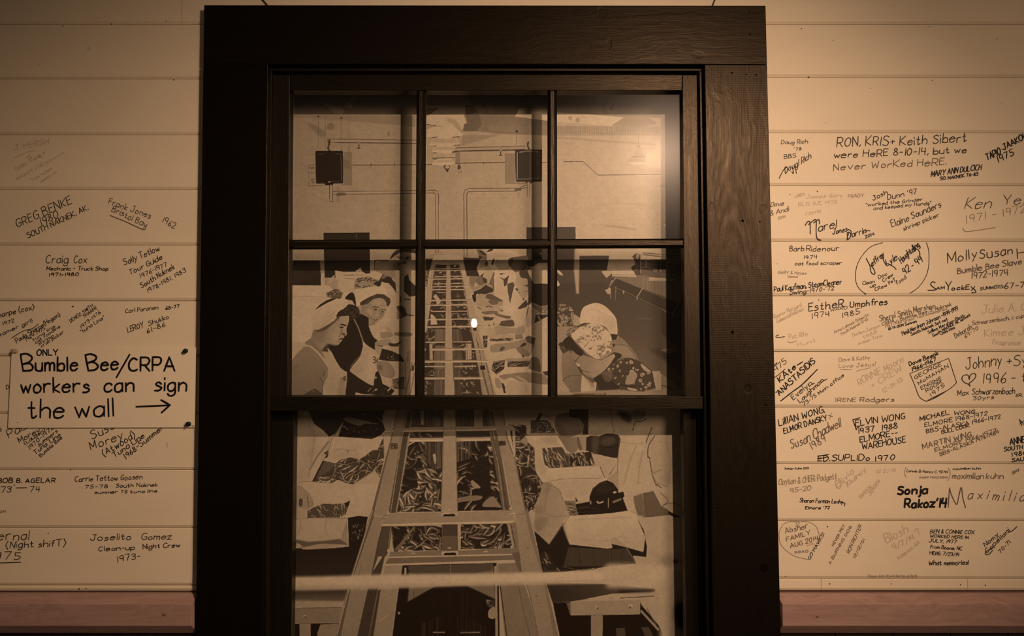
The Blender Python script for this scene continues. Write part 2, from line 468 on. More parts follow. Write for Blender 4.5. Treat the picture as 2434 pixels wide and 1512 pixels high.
# --- lower sash, set further back, one large light
LY, LB = .050, .085
part('sash_stile', q([(633, PB), (684, PB), (699, 960), (645, 960)], LY), LB, M['sash'], 'left stile of the lower sash')
part('sash_stile', q([(1640, PB), (1676, PB), (1656, 960), (1623, 960)], LY), LB, M['sash'], 'right stile of the lower sash')
part('sash_rail', q([(640, 968), (1660, 968), (1660, 946), (640, 946)], LY), LB, M['sash_h'], 'upper rail of the lower sash behind the meeting rail')
part('sash_rail', q([(630, PB - 5), (1678, PB - 5), (1678, PB - 75), (630, PB - 75)], LY), LB, M['sash_h'], 'bottom rail of the lower sash')
o = pane((690, 962, 1632, PB - 60), M['glass'], LY + .018)

# nail holes in the casing
for (px, py, r) in [(1740, 173, 2.2), (1774, 177, 1.8), (1797, 178, 2.0), (1782, 28, 1.6), (1782, 82, 1.8), (1783, 138, 1.4), (1765, 525, 3.0), (1806, 527, 2.0), (1741, 790, 3.5), (1820, 962, 2.5), (1745, 955, 1.5)]:
    p = W(px, py, CY); disc(p[0], p[2], r * .001, CY - .0004).build('nail_hole', M['hole'], win)

# wood screw left lying on the ledge of the meeting rail
zs = W(1400, 937.5, .013)[2]
xa, xb = W(1357, 935, .013)[0], W(1441, 935, .013)[0]
b = MB(); L = xb - xa; n = 60; pts = []; rs = []
for i in range(n + 1):
    f = i / n; pts.append((xa + L * (.02 + .93 * f), .013, zs)); rs.append((.0024 if f > .68 else (.0021 + (.0006 if i % 2 else -.0004))) * min(1, .15 + f * 8))
b.tube(pts, rs, 10)
scr = b.build('wood_screw', M['steel'], label='long steel wood screw lying on the ledge in the lower right pane', cat='screw')
b = MB(); b.tube([(xa + L * .945, .013, zs), (xa + L * .985, .013, zs), (xb, .013, zs)], [.0024, .0046, .0047], 14)
b.build('screw_head', M['steel'], scr)

# wires rising from behind the head casing
for (x0, y0, x1, y1, lb) in ((637, 14, 620, -6, 'left'), (1693.5, 14, 1701, -4, 'right')):
    A = Vector(W(x0, y0, -.004)); B = Vector(W(x1, y1, -.004)); d = (B - A).normalized()
    o = MB().tube([A - d * .03, A, A + d * .10, A + d * .21], .0014, 8).build('hanging_wire', M['black'], label=f'thin black hanging wire above the {lb} end of the window casing', cat='wire', group='hanging wires')

# ----------------------------------------------------------------- the photograph behind the window: its print, painted by code
CX0, CY0, CW, CHH = 640, 180, 1040, 1600
CV = np.full((CHH, CW), .86, np.float32)
nrg = np.random.default_rng(11)
ZN = dict(A=(670,580,6.871), B=(670,760,6.3), C=(980,570,6.871), D=(980,750,6.3), E=(1220,570,5.795), F=(1300,690,5.04), G=(680,960,6.3), H=(880,970,5.4),
          I=(1180,960,4.726), J=(680,1160,4.296), K=(1130,1160,4.296), L=(600,140,5.66), M=(980,140,5.816), N=(1300,0,4.346), O=(1300,320,4.2),
          Q=(670,380,6.3), R=(980,380,6.3), P=(0,0,1.0))
def pp(z, s):
    ox, oy, k = ZN[z]
    if isinstance(s, str): s = [tuple(map(float, t.split(','))) for t in s.split()]
    return [(ox + a / k - CX0, oy + b / k - CY0) for a, b in s]
def crom(pts, closed=True, n=5):
    out = []; N = len(pts)
    for i in range(N if closed else N - 1):
        p = [pts[(i + j) % N] if closed else pts[min(max(i + j, 0), N - 1)] for j in (-1, 0, 1, 2)]
        for k in range(n):
            t = k / n
            out.append(tuple(.5 * (2 * p[1][c] + (p[2][c] - p[0][c]) * t + (2 * p[0][c] - 5 * p[1][c] + 4 * p[2][c] - p[3][c]) * t * t + (3 * p[1][c] - p[0][c] - 3 * p[2][c] + p[3][c]) * t ** 3) for c in (0, 1)))
    if not closed: out.append(pts[-1])
    return out
def box1(a, r, ax):
    if r < 1: return a
    k = 2 * r + 1
    c = np.cumsum(np.pad(a, [(r + 1, r) if i == ax else (0, 0) for i in (0, 1)], mode='edge'), axis=ax)
    return (c[k:] - c[:-k]) / k if ax == 0 else (c[:, k:] - c[:, :-k]) / k
def blur(a, r):
    r = int(round(r))
    for _ in range(2):
        a = box1(box1(a, r, 0), r, 1)
    return a
def mask(pts, b=0):
    xs = [p[0] for p in pts]; ys = [p[1] for p in pts]; m = 2 + int(3 * b)
    x0, x1 = max(0, int(min(xs)) - m), min(CW, int(max(xs)) + m + 1); y0, y1 = max(0, int(min(ys)) - m), min(CHH, int(max(ys)) + m + 1)
    if x1 <= x0 or y1 <= y0: return None
    S = 3; h = (y1 - y0) * S; w = (x1 - x0)
    acc = np.zeros((h, w * S), bool); gx = x0 + (np.arange(w * S) + .5) / S
    for (ax, ay), (bx, by) in zip(pts, pts[1:] + pts[:1]):
        if ay == by: continue
        if ay > by: ax, ay, bx, by = bx, by, ax, ay
        r0 = max(0, int(math.ceil((ay - y0) * S - .5))); r1 = min(h, int(math.ceil((by - y0) * S - .5)))
        if r1 <= r0: continue
        yy = y0 + (np.arange(r0, r1) + .5) / S
        xc = ax + (yy - ay) * (bx - ax) / (by - ay)
        acc[r0:r1] ^= gx[None, :] > xc[:, None]
    mk = acc.reshape(y1 - y0, S, w, S).mean((1, 3)).astype(np.float32)
    if b: mk = blur(mk, b)
    return mk, x0, x1, y0, y1
def put(r, tone, al=1.0):
    if r is None: return
    mk, x0, x1, y0, y1 = r
    v = CV[y0:y1, x0:x1]; v += (tone - v) * mk * al
def pg(z, tone, s, sm=0, b=.0, al=1.0):
    p = pp(z, s)
    if sm: p = crom(p)
    put(mask(p, b), tone, al)
def gr(z, t0, t1, s, d=(0, 1), sm=0, b=0):
    """polygon with a tone gradient along direction d"""
    p = pp(z, s); p = crom(p) if sm else p
    r = mask(p, b)
    if r is None: return
    mk, x0, x1, y0, y1 = r
    yy, xx = np.mgrid[y0:y1, x0:x1]; u = xx * d[0] + yy * d[1]
    us = [a * d[0] + c * d[1] for a, c in p]; f = np.clip((u - min(us)) / (max(us) - min(us) + 1e-6), 0, 1)
    put((mk, x0, x1, y0, y1), t0 + (t1 - t0) * f)
def ln(z, tone, s, w=1.5, sm=0, al=1.0, b=0):
    p = pp(z, s)
    if sm: p = crom(p, False)
    for a, c in zip(p[:-1], p[1:]):
        dx, dy = c[0] - a[0], c[1] - a[1]; L = math.hypot(dx, dy) + 1e-6; nx, ny = -dy / L * w / 2, dx / L * w / 2; ex, ey = dx / L * w * .2, dy / L * w * .2
        put(mask([(a[0] + nx - ex, a[1] + ny - ey), (c[0] + nx + ex, c[1] + ny + ey), (c[0] - nx + ex, c[1] - ny + ey), (a[0] - nx - ex, a[1] - ny - ey)], b), tone, al)
def dot(z, tone, x, y, r, al=1, ry=None):
    ry = ry or r
    pg(z, tone, [(x + r * math.cos(t * .7854), y + ry * math.sin(t * .7854)) for t in range(8)], 1, 0, al)
def clipped(z, s, fn, sm=0, b=0):
    """run fn, keep what it drew only inside the polygon"""
    global CV
    keep = CV.copy(); fn()
    p = pp(z, s); p = crom(p) if sm else p
    r = mask(p, b)
    if r is None: CV[:] = keep; return
    mk, x0, x1, y0, y1 = r
    new = CV[y0:y1, x0:x1].copy(); CV[:] = keep
    v = CV[y0:y1, x0:x1]; v += (new - v) * mk
def fish(z, s, base=.22, n=40, ln_=(14, 34), th=(3, 6), ang=0., spread=1.2, tones=(.35, .85), sm=0, seed=1):
    tones = (tones[0] + .06, min(1, tones[1] + .10))
    """heap of fish: slender bodies, pale belly, dark back, on a dark ground"""
    R = np.random.default_rng(seed); P = pp(z, s)
    xs = [p[0] for p in P]; ys = [p[1] for p in P]
    def go():
        pg('P', base, [(x + CX0, y + CY0) for x, y in P], 0)
        for i in range(n):
            x = R.uniform(min(xs), max(xs)); y = R.uniform(min(ys), max(ys)); L = R.uniform(*ln_); t = R.uniform(*th) * 1.55; a = ang + R.normal() * spread * .5; k = R.uniform(-.25, .25) * L
            ca, sa = math.cos(a), math.sin(a); tn = R.uniform(*tones)
            def q(u, v): return (x + u * ca - (v + k * (1 - (2 * u / L) ** 2)) * sa + CX0, y + u * sa + (v + k * (1 - (2 * u / L) ** 2)) * ca + CY0)
            us = [-.5, -.3, 0, .25, .42, .5]; hs = [.15, .8, 1, .8, .3, .55]
            up = [q(u * L, -h * t / 2) for u, h in zip(us, hs)]; dn = [q(u * L, h * t / 2) for u, h in zip(us, hs)]; md = [q(u * L, h * t * .05) for u, h in zip(us, hs)]
            pg('P', tn * .45, up + dn[::-1]); pg('P', tn, md + [q(u * L, h * t * .42) for u, h in zip(us, hs)][::-1])
    clipped(z, s, go, sm)
def blobs(z, s, tone, n, r, seed, al=1.0, sm=1, ring=0):
    R = np.random.default_rng(seed); P = pp(z, s); xs = [p[0] for p in P]; ys = [p[1] for p in P]
    def go():
        for i in range(n):
            x, y = R.uniform(min(xs), max(xs)), R.uniform(min(ys), max(ys)); q = R.uniform(*r); a0 = R.uniform(0, 6)
            pts = [(x + CX0 + q * R.uniform(.5, 1.25) * math.cos(a0 + k), y + CY0 + q * R.uniform(.5, 1.25) * math.sin(a0 + k)) for k in np.arange(0, 6.2, 1.05)]
            pg('P', tone, pts, 1, 0, al)
            if ring: pg('P', ring, [(x + CX0 + (px - x - CX0) * .45, y + CY0 + (py - y - CY0) * .45) for px, py in pts], 1)
    clipped(z, s, go, sm)
def stripes(z, s, t, n, seed, al=.6, vertical=True):
    R = np.random.default_rng(seed); P = pp(z, s); xs = [p[0] for p in P]; ys = [p[1] for p in P]
    def go():
        for i in range(n):
            x = R.uniform(min(xs), max(xs)) + CX0
            ln('P', R.uniform(*t), [(x, min(ys) + CY0), (x + R.uniform(-2, 2), max(ys) + CY0)], R.uniform(.7, 2.4), al=al)
    clipped(z, s, go)

# far wall of the hall: painted brick
gr('P', .76, .88, [(640, 180), (1571, 180), (1571, 700), (640, 700)], (1, 0))
for i, y in enumerate(range(300, 660, 13)):
    ln('P', .76, [(690, y + 4), (1570, y)], 1.0, al=.30)
for i, y in enumerate(range(306, 560, 13)):
    ln('P', .72, [(700, y + 3), (1000, y)], 1.0, al=.28)
# ceiling
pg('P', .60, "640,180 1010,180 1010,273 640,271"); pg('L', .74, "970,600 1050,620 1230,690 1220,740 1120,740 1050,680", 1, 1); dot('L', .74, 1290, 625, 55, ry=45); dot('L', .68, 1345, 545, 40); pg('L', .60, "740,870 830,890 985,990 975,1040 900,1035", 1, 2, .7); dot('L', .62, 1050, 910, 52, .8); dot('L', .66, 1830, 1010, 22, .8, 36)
pg('L', .70, "500,745 2190,760 2190,915 1950,890 1200,830 500,785", b=1)
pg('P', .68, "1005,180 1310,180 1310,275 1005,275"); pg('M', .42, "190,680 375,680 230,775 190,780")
pg('M', .54, "790,400 1880,400 1880,700 1490,680 1420,775 1000,775 860,690 790,560", b=1)
pg('M', .62, "720,768 1620,785 1980,860 1980,1060 1170,1035 900,1000 700,1000", b=1)
pg('N', .50, "0,700 1640,700 1640,1260 1180,1215 1050,1200 790,1205 385,1175 0,1150", b=1)
gr('N', .56, .70, "0,700 1640,700 1640,1240 1180,1215 790,1205 0,1150", (.5, 1), b=1)
pg('N', .74, "390,960 450,1130 490,1180 575,1185 575,960", 0, 1, .7); pg('N', .76, "600,1100 690,1020 750,970 740,1110 690,1180 650,1180", 1, 1, .7)
pg('N', .40, "455,1010 495,1000 520,1040 495,1085 465,1050", 1); pg('N', .40, "650,1110 700,1050 700,1090 665,1140", 1)
pg('N', .70, "800,1205 1060,1215 1140,1280 1000,1310 660,1300", b=1)
pg('P', .93, "1236,258 1300,261 1324,271 1389,271 1482,279 1453,299 1324,290 1224,277")
pg('P', .76, "1236,258 1300,261 1300,266 1236,263"); dot('N', .78, 240, 1220, 22); dot('N', .76, 318, 1240, 22, ry=28)
# wire mesh band
pg('N', .66, "-600,1300 1175,1305 1175,1398 105,1398 -600,1350", al=.8)
for k in range(46):
    ln('N', .95, [(105 + k * 23.2, 1310), (105 + k * 23.2, 1396)], .9, al=.35 + .25 * (k > 10))
for k in range(7): ln('N', .93, [(105, 1312 + k * 13.5), (1172, 1312 + k * 13.5)], .8, al=.35)
for k in range(60): ln('M', .74, [(900 + k * 13, 870), (900 + k * 13, 1030)], .6, al=.3)
pg('M', .72, "690,1055 1230,1045 1000,1110 690,1200", b=1)
ln('N', .62, "-150,1360 945,1390 945,1478", 1.0, al=.7); ln('P', .72, "1324,327 1571,345", 5, al=.6, b=1)
# pendant shades seen one behind the other
for s_, t_ in (("215,775 712,770 755,890 690,975 600,940 440,935 198,900 200,800", .93), ("290,942 580,938 640,985 705,1055 560,1082 430,1092 280,1075 205,1085 205,980", .95),
               ("300,1088 400,1082 560,1082 610,1092 655,1180 560,1202 400,1214 235,1190 260,1130", .95), ("300,1205 430,1200 575,1200 630,1275 540,1302 400,1312 262,1280", .95),
               ("315,1302 430,1296 570,1300 605,1365 430,1390 278,1370", .92), ("310,1388 430,1384 555,1386 592,1450 520,1470 420,1482 272,1455", .96)):
    pg('M', t_, s_, 0, 0)
for s_ in ("290,1100 600,1100 640,1160 250,1165", "305,1215 580,1215 610,1262 275,1262", "320,1310 570,1310 595,1355 290,1358", "315,1395 550,1395 575,1432 290,1436"):
    pg('M', .82, s_, 0, 1, .8)
for s_ in ("480,830 520,825 600,850 680,960 650,985 590,930 500,870",): pg('M', .82, s_, 1, 1)
for s_ in ("275,1088 345,1080", "555,1085 648,1076", "575,1196 658,1190", "300,1208 335,1200", "545,1294 640,1282", "290,1302 340,1298", "278,1372 605,1365", "300,1392 340,1384", "200,905 320,925"): ln('M', .42, s_, 1.8)
pg('M', .66, "600,1290 662,1290 662,1470 600,1450"); pg('M', .52, "720,640 880,640 930,780 960,900 890,1000 705,1000 710,910 760,880"); pg('M', .42, "735,650 810,640 890,720 820,770 730,770"); pg('M', .58, "1020,640 1090,610 1150,680 1110,765 1060,755", 1); pg('M', .60, "870,640 980,680 1000,740 940,765", 1)
pg('R', .38, "470,85 560,85 545,150 530,188 495,150", 1); dot('R', .85, 522, 105, 28); pg('R', .38, "685,75 725,95 715,140 680,140", 1); dot('R', .62, 712, 165, 28); dot('R', .86, 712, 160, 18)
# wires, conduit
for x_ in (885, 980, 1195, 1298): ln('L', .52, [(x_, 765), (x_, 1240)], 1.0, al=.7)
for x_, y_ in ((885, 773), (1195, 797)): pg('L', .3, [(x_ - 24, y_), (x_, y_ - 10), (x_ + 24, y_), (x_, y_ + 12)])
ln('P', .36, "815,393 1026,391", 1.8); ln('P', .36, "1082,388 1224,386", 1.8); ln('P', .4, "1289,387 1300,386", 1.6); ln('M', .45, "1443,920 1443,1250", 1.1)
pg('M', .3, "1415,1003 1443,985 1472,1003 1443,1020")
for x_ in (882, 938): ln('P', .33, [(x_, 388), (x_, 396)], 1.3)
ln('M', .35, "983,1425 983,1458", 1.3)
def pipe(s_, w, t=.80, e=.38):
    ln('P', e, s_, w); ln('P', t, s_, w - 2.6)
pipe("780,334.5 1002,337", 9, .80, .36); ln('P', .42, "800,339 1000,341", 2.2, al=.8)
pipe("1085,355 1245,351", 9, .78, .36); ln('P', .38, "1076,360 1226,357", 2.2)
for x_, y_ in ((853, 340), (1190, 356)): ln('P', .34, [(x_, y_ - 3), (x_, y_ + 13)], 3); ln('P', .34, [(x_ - 4, y_ + 13), (x_ + 4, y_ + 13)], 1.8); dot('P', .7, x_, y_, 4)
ln('P', .30, "783,333 782,347 780,352 784,360", 5); ln('P', .62, "783,345 783,356", 2); ln('P', .32, "1256,337 1254,346 1258,355", 4)
# switch boxes with their flash shadows
pg('P', .66, "815,361 836,361 837,441 812,441"); pg('P', .76, "709,365 752,365 752,443 712,443"); pg('P', .60, "816,380 830,385 833,402 816,396", 1)
pg('R', .68, "1385,-95 1545,-95 1545,335 1700,340 1700,370 1390,360")
pg('P', .16, "750,360 752,358 813,358 815,360 816,433 813,436 753,437 751,434"); ln('P', .42, "810,366 812.5,431", 1.8); ln('P', .40, "757,366 772,366", 1.4); ln('P', .40, "797,365 808,366", 1.4); ln('P', .38, "785,432 808,431", 1.4); dot('P', .8, 783, 432.5, 2)
ln('P', .1, "750.5,360 752,436", 2); pg('P', .12, "771,436 793,436 791,441 773,441")
pg('P', .24, "1224,357 1227,355 1287,355 1289,357 1288,430 1286,432 1228,432 1226,430"); pg('P', .33, "1258,362 1284,362 1283,425 1258,425"); ln('P', .70, "1229.5,362 1229.5,427", 1.6); ln('P', .72, "1235,362 1255,359 1279,361", 2); ln('P', .5, "1232,426 1283,424", 2.4); pg('P', .3, "1248,432 1266,432 1264,436 1250,436")
ln('Q', .50, "395,78 510,78", 1.1); ln('Q', .50, "395,78 405,390 640,385", 1.1); ln('Q', .5, "395,195 505,195", 1.1)
for s_ in ("415,140 418,105 450,140 452,105", "475,105 460,120 470,138 480,125 475,105", "445,290 440,305 465,305 465,290 445,290", "470,285 495,285", "445,320 495,320", "455,345 495,345"): ln('Q', .45, s_, 1.3)
pipe("786,441 787,478", 8); pg('Q', .74, "820,400 865,400 865,645 845,655 820,645"); pg('Q', .78, "480,400 530,400 530,665 480,665"); pg('Q', .80, "530,510 700,510 700,560 530,560")
pipe("790,459 1010,456 1032,455.5", 8); pipe("1032,455.5 1037,457 1039,463 1038.5,600", 8.5); pipe("787,441 787,477", 8); pg('Q', .50, "820,490 900,485 955,490 955,530 820,545")
pipe("1107,640 1106,462 1108,454 1115,452 1226,451", 8.5); pg('R', .50, "1530,432 1640,408 1630,460 1540,478"); pipe("1240,446 1252,443", 7); pipe("1256,434 1256,466", 7); pg('R', .78, "1565,480 1610,480 1610,570 1575,575")
# conduit and hanging lamps on the right
ln('O', .40, "170,270 350,268 370,275 495,395 515,404 1140,398", 1.6); 
for x_, y_ in ((240, 270), (752, 401)): ln('O', .4, [(x_, y_ - 9), (x_, y_ + 9)], 1.4)
ln('O', .66, "915,0 915,110", 1.2); ln('O', .55, "900,150 908,112 922,112 932,150", 1.5)
pg('O', .80, "880,150 945,150 960,205 1005,235 1020,275 800,278 818,235 870,205"); ln('O', .60, "850,222 985,218", 1.6); pg('O', .97, "812,278 860,296 915,302 970,294 1010,277", 1)
pg('O', .99, "1105,38 1122,70 1145,110 1145,345 1060,330 990,300 985,230 1000,190 1062,160 1088,110", 0, 2)
pg('O', .74, "545,910 680,905 700,912 880,938 875,950 690,930", 1, 1); ln('O', .78, "440,705 800,690 1050,720", 3, 1, .5, 1)
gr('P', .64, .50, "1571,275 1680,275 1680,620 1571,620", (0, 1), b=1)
ln('O', .38, "1140,520 1230,470 1320,400", 4, 1, .8, 2)
for (x_, y_) in ((1190, 830), (1240, 660), (1180, 905), (1215, 985)): dot('O', .75, x_, y_, 14, .7)
# doorways, dark screens
pg('P', .20, "769,553.5 879,552.5 880,660 771,660"); ln('Q', .42, "1115,1100 1120,1180", 3, al=.6); ln('P', .48, "769,554 771,650", 1.2)
pg('P', .22, "690,619 760,619 765,680 690,680"); pg('A', .74, "620,275 690,270 695,500 660,500"); pg('A', .9, "645,510 690,480 695,670 640,670", 1)
pg('A', .30, "175,400 370,400 370,530 640,460 260,640 175,640", b=2, al=.5)
pg('P', .27, "1251,540.5 1368,539 1370,720 1251,720"); pg('C', .25, "830,290 1110,300 1110,470 1210,420 1150,600 860,595"); pg('C', .24, "180,310 335,310 290,490 180,490")

# ---- lower right: floor, benches, racks
pg('E', .35, "560,415 1700,415 2300,700 2700,760 2700,2700 560,2700")
gr('E', .30, .42, "560,600 2700,600 2700,1500 560,1500", (0, 1), b=2)
gr('F', .40, .56, "840,500 1060,600 1380,820 1650,1050 1650,1300 1200,1300 1000,700", (0, 1), b=3)
pg('E', .20, "2040,960 2600,1150 2600,1500 2300,1507 2050,1300", b=3, al=.6)
pg('E', .80, "845,120 915,120 910,215 905,740 868,745 835,420", b=1)
pg('E', .24, "912,222 1320,220 1290,420 912,420")
pg('E', .90, "870,110 2040,110 2040,240 1750,250 1400,300 1320,220 912,220 900,300 870,300", al=.5)
pg('E', .56, "1340,505 1900,480 2400,560 2400,900 2050,790 1560,590"); stripes('E', "1500,520 2300,540 2300,830 1700,640", (.35, .7), 34, 5, .5)
pg('E', .26, "1390,525 2400,905 2400,1120 1400,680"); ln('E', .50, "1400,655 1700,790 2050,960 2300,1060", 1.5); ln('E', .52, "1400,522 1560,585 2050,790 2300,885", 1.4)
pg('E', .82, "1215,432 1395,425 1375,450 1285,527 1235,470"); pg('E', .88, "1365,425 1650,420 1700,515 1360,500"); ln('E', .6, "1365,480 1700,488", 1.2)
pg('E', .44, "1760,275 2400,290 2400,580 1880,510 1760,470"); pg('E', .82, "1870,515 2040,525 2240,548 2200,562 1870,566")
pg('E', .32, "1635,235 1690,185 1755,200 1750,480 1700,480 1690,360 1660,260"); pg('E', .28, "1620,380 1680,340 1710,400 1640,430"); pg('E', .72, "1695,190 1750,198 1710,270 1690,240")
for s_ in ("1780,180 2300,225", "1790,205 2300,262", "1760,300 2300,350", "1760,350 2300,405", "1800,400 2300,440", "1850,420 2300,470"): ln('E', .24, s_, 2.2, al=.8)
for s_ in ("1755,200 1757,470", "1830,215 1830,380", "2030,180 2030,440", "2110,220 2122,560"): ln('E', .74, s_, 1.8)
pg('E', .60, "2112,400 2160,400 2160,750 2112,745"); pg('E', .7, "1930,390 1985,385 1985,440 1930,440", al=.6)
for s_, w_ in (("1412,528 1325,630", 2), ("1360,560 1330,640", 2), ("1782,670 1705,790 1705,820", 2.4), ("2282,870 2195,1010 2195,1050", 1.8), ("1412,640 1412,720", 1.6), ("1340,680 1340,810", 1.3), ("1410,700 1410,830", 1)): ln('E', .72, s_, w_)
pg('E', .82, "1262,690 1300,680 1315,655 1342,665 1335,748 1300,748"); pg('E', .78, "1508,700 1530,695 1528,742 1515,742"); ln('E', .36, "700,760 715,810", 1.3); ln('E', .5, "2060,960 2095,985 2095,1000", 2.5)
ln('E', .46, "1700,1085 1930,1090", 2.2, b=1)
pg('F', .56, "1362,715 1460,688 1560,715 1475,758"); pg('F', .25, "1370,740 1475,762 1560,725 1540,860 1400,820", b=2)
pg('E', .9, "605,415 650,440 685,490 640,480 605,440", 1); pg('E', .9, "600,560 635,600 640,625 600,640", 1)

# ---- workers seen across the belt, right of centre
pg('C', .88, "1000,150 1120,150 1230,330 1200,450 1180,530 1100,600 1050,470 1120,300")
pg('C', .55, "1040,160 1110,150 1220,240 1230,330 1180,400 1100,290"); pg('C', .27, "1090,190 1130,180 1215,245 1150,240", 1); pg('C', .28, "1090,265 1140,280 1120,320 1085,290", 1); pg('C', .72, "1110,320 1230,330 1235,430 1180,440 1100,470"); pg('C', .35, "1180,380 1225,340 1235,400 1200,440", 1)
pg('C', .92, "1225,170 1320,150 1500,150 1700,200 1765,265 1640,330 1580,370 1660,520 1760,640 1890,800 1900,960 1890,1110 1700,1280 1500,1250 1330,860 1340,560 1215,330")
pg('C', .30, "1220,190 1270,150 1325,150 1300,180 1240,200", 1); pg('C', .32, "1345,300 1310,330 1290,390 1320,420 1335,360", 1); pg('C', .66, "1340,340 1570,350 1600,480 1420,500 1360,420", 0, 1, .7); ln('C', .5, "1380,330 1390,380", 1.4); ln('C', .5, "1410,340 1410,380", 1.4)
pg('C', .44, "1575,330 1640,290 1760,270 1900,265 1900,380 1860,470 1760,500 1690,530 1600,450", 1); pg('C', .28, "1570,320 1650,300 1620,420 1580,430", 1); ln('C', .3, "1620,345 1750,335 1840,370", 1.6, 1)
pg('C', .82, "1700,560 1780,610 1880,640 1895,870 1840,950 1780,960 1720,850 1680,720"); pg('C', .34, "1750,480 1860,500 1960,680 1990,720 1880,640 1770,610", 1); ln('C', .35, "1820,750 1890,735", 2); dot('C', .35, 1870, 758, 14); pg('C', .35, "1680,795 1725,800 1715,840", 1); ln('C', .45, "1730,870 1760,868", 1.6); ln('C', .45, "1850,845 1890,838", 1.6); pg('C', .35, "1800,960 1840,950 1810,1000")
pg('C', .38, "1425,545 1530,548 1440,575"); pg('C', .36, "1410,605 1500,640 1580,580 1540,740 1500,765 1490,660"); pg('C', .40, "1550,720 1650,690 1670,740 1640,850 1597,1045 1560,850"); pg('C', .46, "1330,520 1350,560 1330,600 1340,840 1250,720", al=.8)
pg('C', .24, "1865,120 2060,130 2230,150 2230,350 2130,385 2040,380 1965,440 1915,380 1870,240"); pg('C', .78, "1850,415 1960,445 2060,380 2230,380 2230,720 2080,715 1990,720 1900,560"); pg('C', .9, "2070,500 2180,500 2230,560 2230,720 2080,715"); dot('C', .8, 2095, 225, 16); ln('C', .7, "2100,240 2105,280", 2.5)
pg('C', .23, "1990,730 2090,715 2230,720 2230,1060 2100,1090 1950,1020 1890,1080 1895,930 1960,860"); pg('C', .56, "1930,1020 2100,1100 2230,1060 2230,1230 2060,1180 1960,1100"); pg('C', .34, "1725,1115 1860,980 1890,1050 1860,1100 1740,1140"); ln('C', .36, "1895,1095 1870,1220 1820,1390", 3)
pg('C', .90, "1650,1150 1880,1110 1840,1390 1650,1400 1620,1320"); pg('C', .78, "1900,1100 2050,1160 2010,1300 1990,1440 1890,1520 1850,1390"); pg('C', .25, "2010,1230 2230,1210 2230,1360 2100,1360 2050,1450 1985,1425"); blobs('C', "2000,1150 2230,1120 2230,1340 2050,1350", .75, 14, (2, 4), 3, .8); pg('C', .80, "2060,1450 2130,1360 2230,1360 2230,1700 2080,1700"); pg('C', .62, "2110,1380 2230,1370 2230,1600 2150,1560", 1)
for s_, t_ in (("930,590 1100,600 1040,660 1000,780 930,740", .62), ("920,690 1000,780 1100,740 1210,710 1300,740 1330,840 1240,730 1010,830 960,800", .72), ("1035,670 1110,595 1205,640 1215,700 1100,745", .55), ("1140,610 1215,640 1220,710 1170,700", .32),
               ("1000,850 1120,800 1200,735 1320,800 1325,850 1160,900 1060,880 1010,940", .30), ("975,900 1040,890 1045,1000 1000,1035 985,980", .22), ("1040,920 1120,880 1240,900 1480,980 1480,1080 1300,1090 1050,1080", .78),
               ("1195,940 1270,880 1480,1005 1290,980", .46), ("1240,1000 1330,975 1400,1000 1390,1050 1300,1060", .52), ("1050,1080 1380,1090 1480,1120 1480,1170 1300,1180 1060,1150", .82), ("1130,1180 1300,1160 1390,1170 1380,1200 1200,1220", .56),
               ("1330,1190 1480,1230 1610,1250 1560,1290 1380,1240", .52), ("1165,1265 1340,1270 1310,1310 1170,1320", .40), ("1340,1260 1530,1290 1640,1310 1600,1350 1340,1320", .86), ("1430,1370 1480,1330 1640,1310 1650,1415 1420,1400", .46)):
    pg('C', t_, s_, 1 if t_ in (.55, .46, .52, .56) else 0)
ln('C', .3, "1200,1100 1250,1085 1310,1105", 1.8); ln('C', .35, "1050,1100 1130,1130", 1.6); ln('C', .3, "1440,1155 1480,1165", 2); pg('C', .3, "1250,1380 1275,1420 1245,1430", 1); ln('C', .35, "1330,1360 1345,1450", 2)

# ---- belt and its frame (upper part)
pg('P', .50, "1030,628 1105,628 1150,942 1000,942 1000,760 1015,690")
fish('P', "1028,640 1103,640 1148,942 1000,942 1004,780", .30, 330, (5, 13), (1.6, 3.4), .4, 1.6, (.45, .9), seed=21)
pg('C', .90, "340,300 355,262 420,250 800,255 825,290 822,355 740,395 560,412 430,400 345,360"); pg('C', .74, "345,325 822,325 815,365 740,397 560,412 430,400 348,365", 0, 1)
pg('C', .25, "395,410 560,412 560,465 380,465"); pg('C', .25, "610,412 740,400 760,465 610,465"); pg('C', .82, "670,420 735,405 690,455")
for s_ in ("P|1041,756 1058,756 1057,800 1040,800", "P|1078,800 1094,800 1098,942 1080,942"): pass
for y0_, y1_, c_ in ((782, 812, .52), (822, 856, .54), (858, 878, .5), (880, 900, .46), (904, 942, .44)):
    f = (y0_ - 640) / 300
    pg('P', c_, [(1037 - 4 * f, y0_), (1060, y0_), (1060, y1_), (1034 - 4 * f, y1_)]); stripes('P', [(1034, y0_), (1060, y0_), (1060, y1_), (1032, y1_)], (.35, .7), 14, int(y0_), .5)
    pg('P', c_ - .08, [(1075, y0_), (1094, y0_), (1100, y1_), (1076, y1_)]); stripes('P', [(1075, y0_), (1094, y0_), (1102, y1_), (1076, y1_)], (.25, .65), 12, int(y0_) + 1, .5)
pg('P', .80, "1061,632 1070,632 1074,780 1075.5,860 1081,942 1057,942 1059,780"); 
gr('C', .74, .84, "320,340 375,400 360,560 330,800 300,1100 240,1512 150,1512 180,1000 290,600", (0, 1)); 
for s_ in ("395,440 340,800 300,1090 230,1500", "370,430 330,760"): ln('C', .42, s_, 1.4)
gr('C', .84, .80, "765,410 835,370 870,520 905,640 960,960 1040,1200 1110,1512 950,1512 900,1200 840,820", (0, 1)); 
for s_ in ("770,420 850,800 900,1120 960,1480", "730,850 760,1050"): ln('C', .40, s_, 1.6)
gr('D', .76, .70, "870,150 960,150 1040,400 1110,690 1180,900 1262,1200 1050,1200 1000,830 920,430", (0, 1))
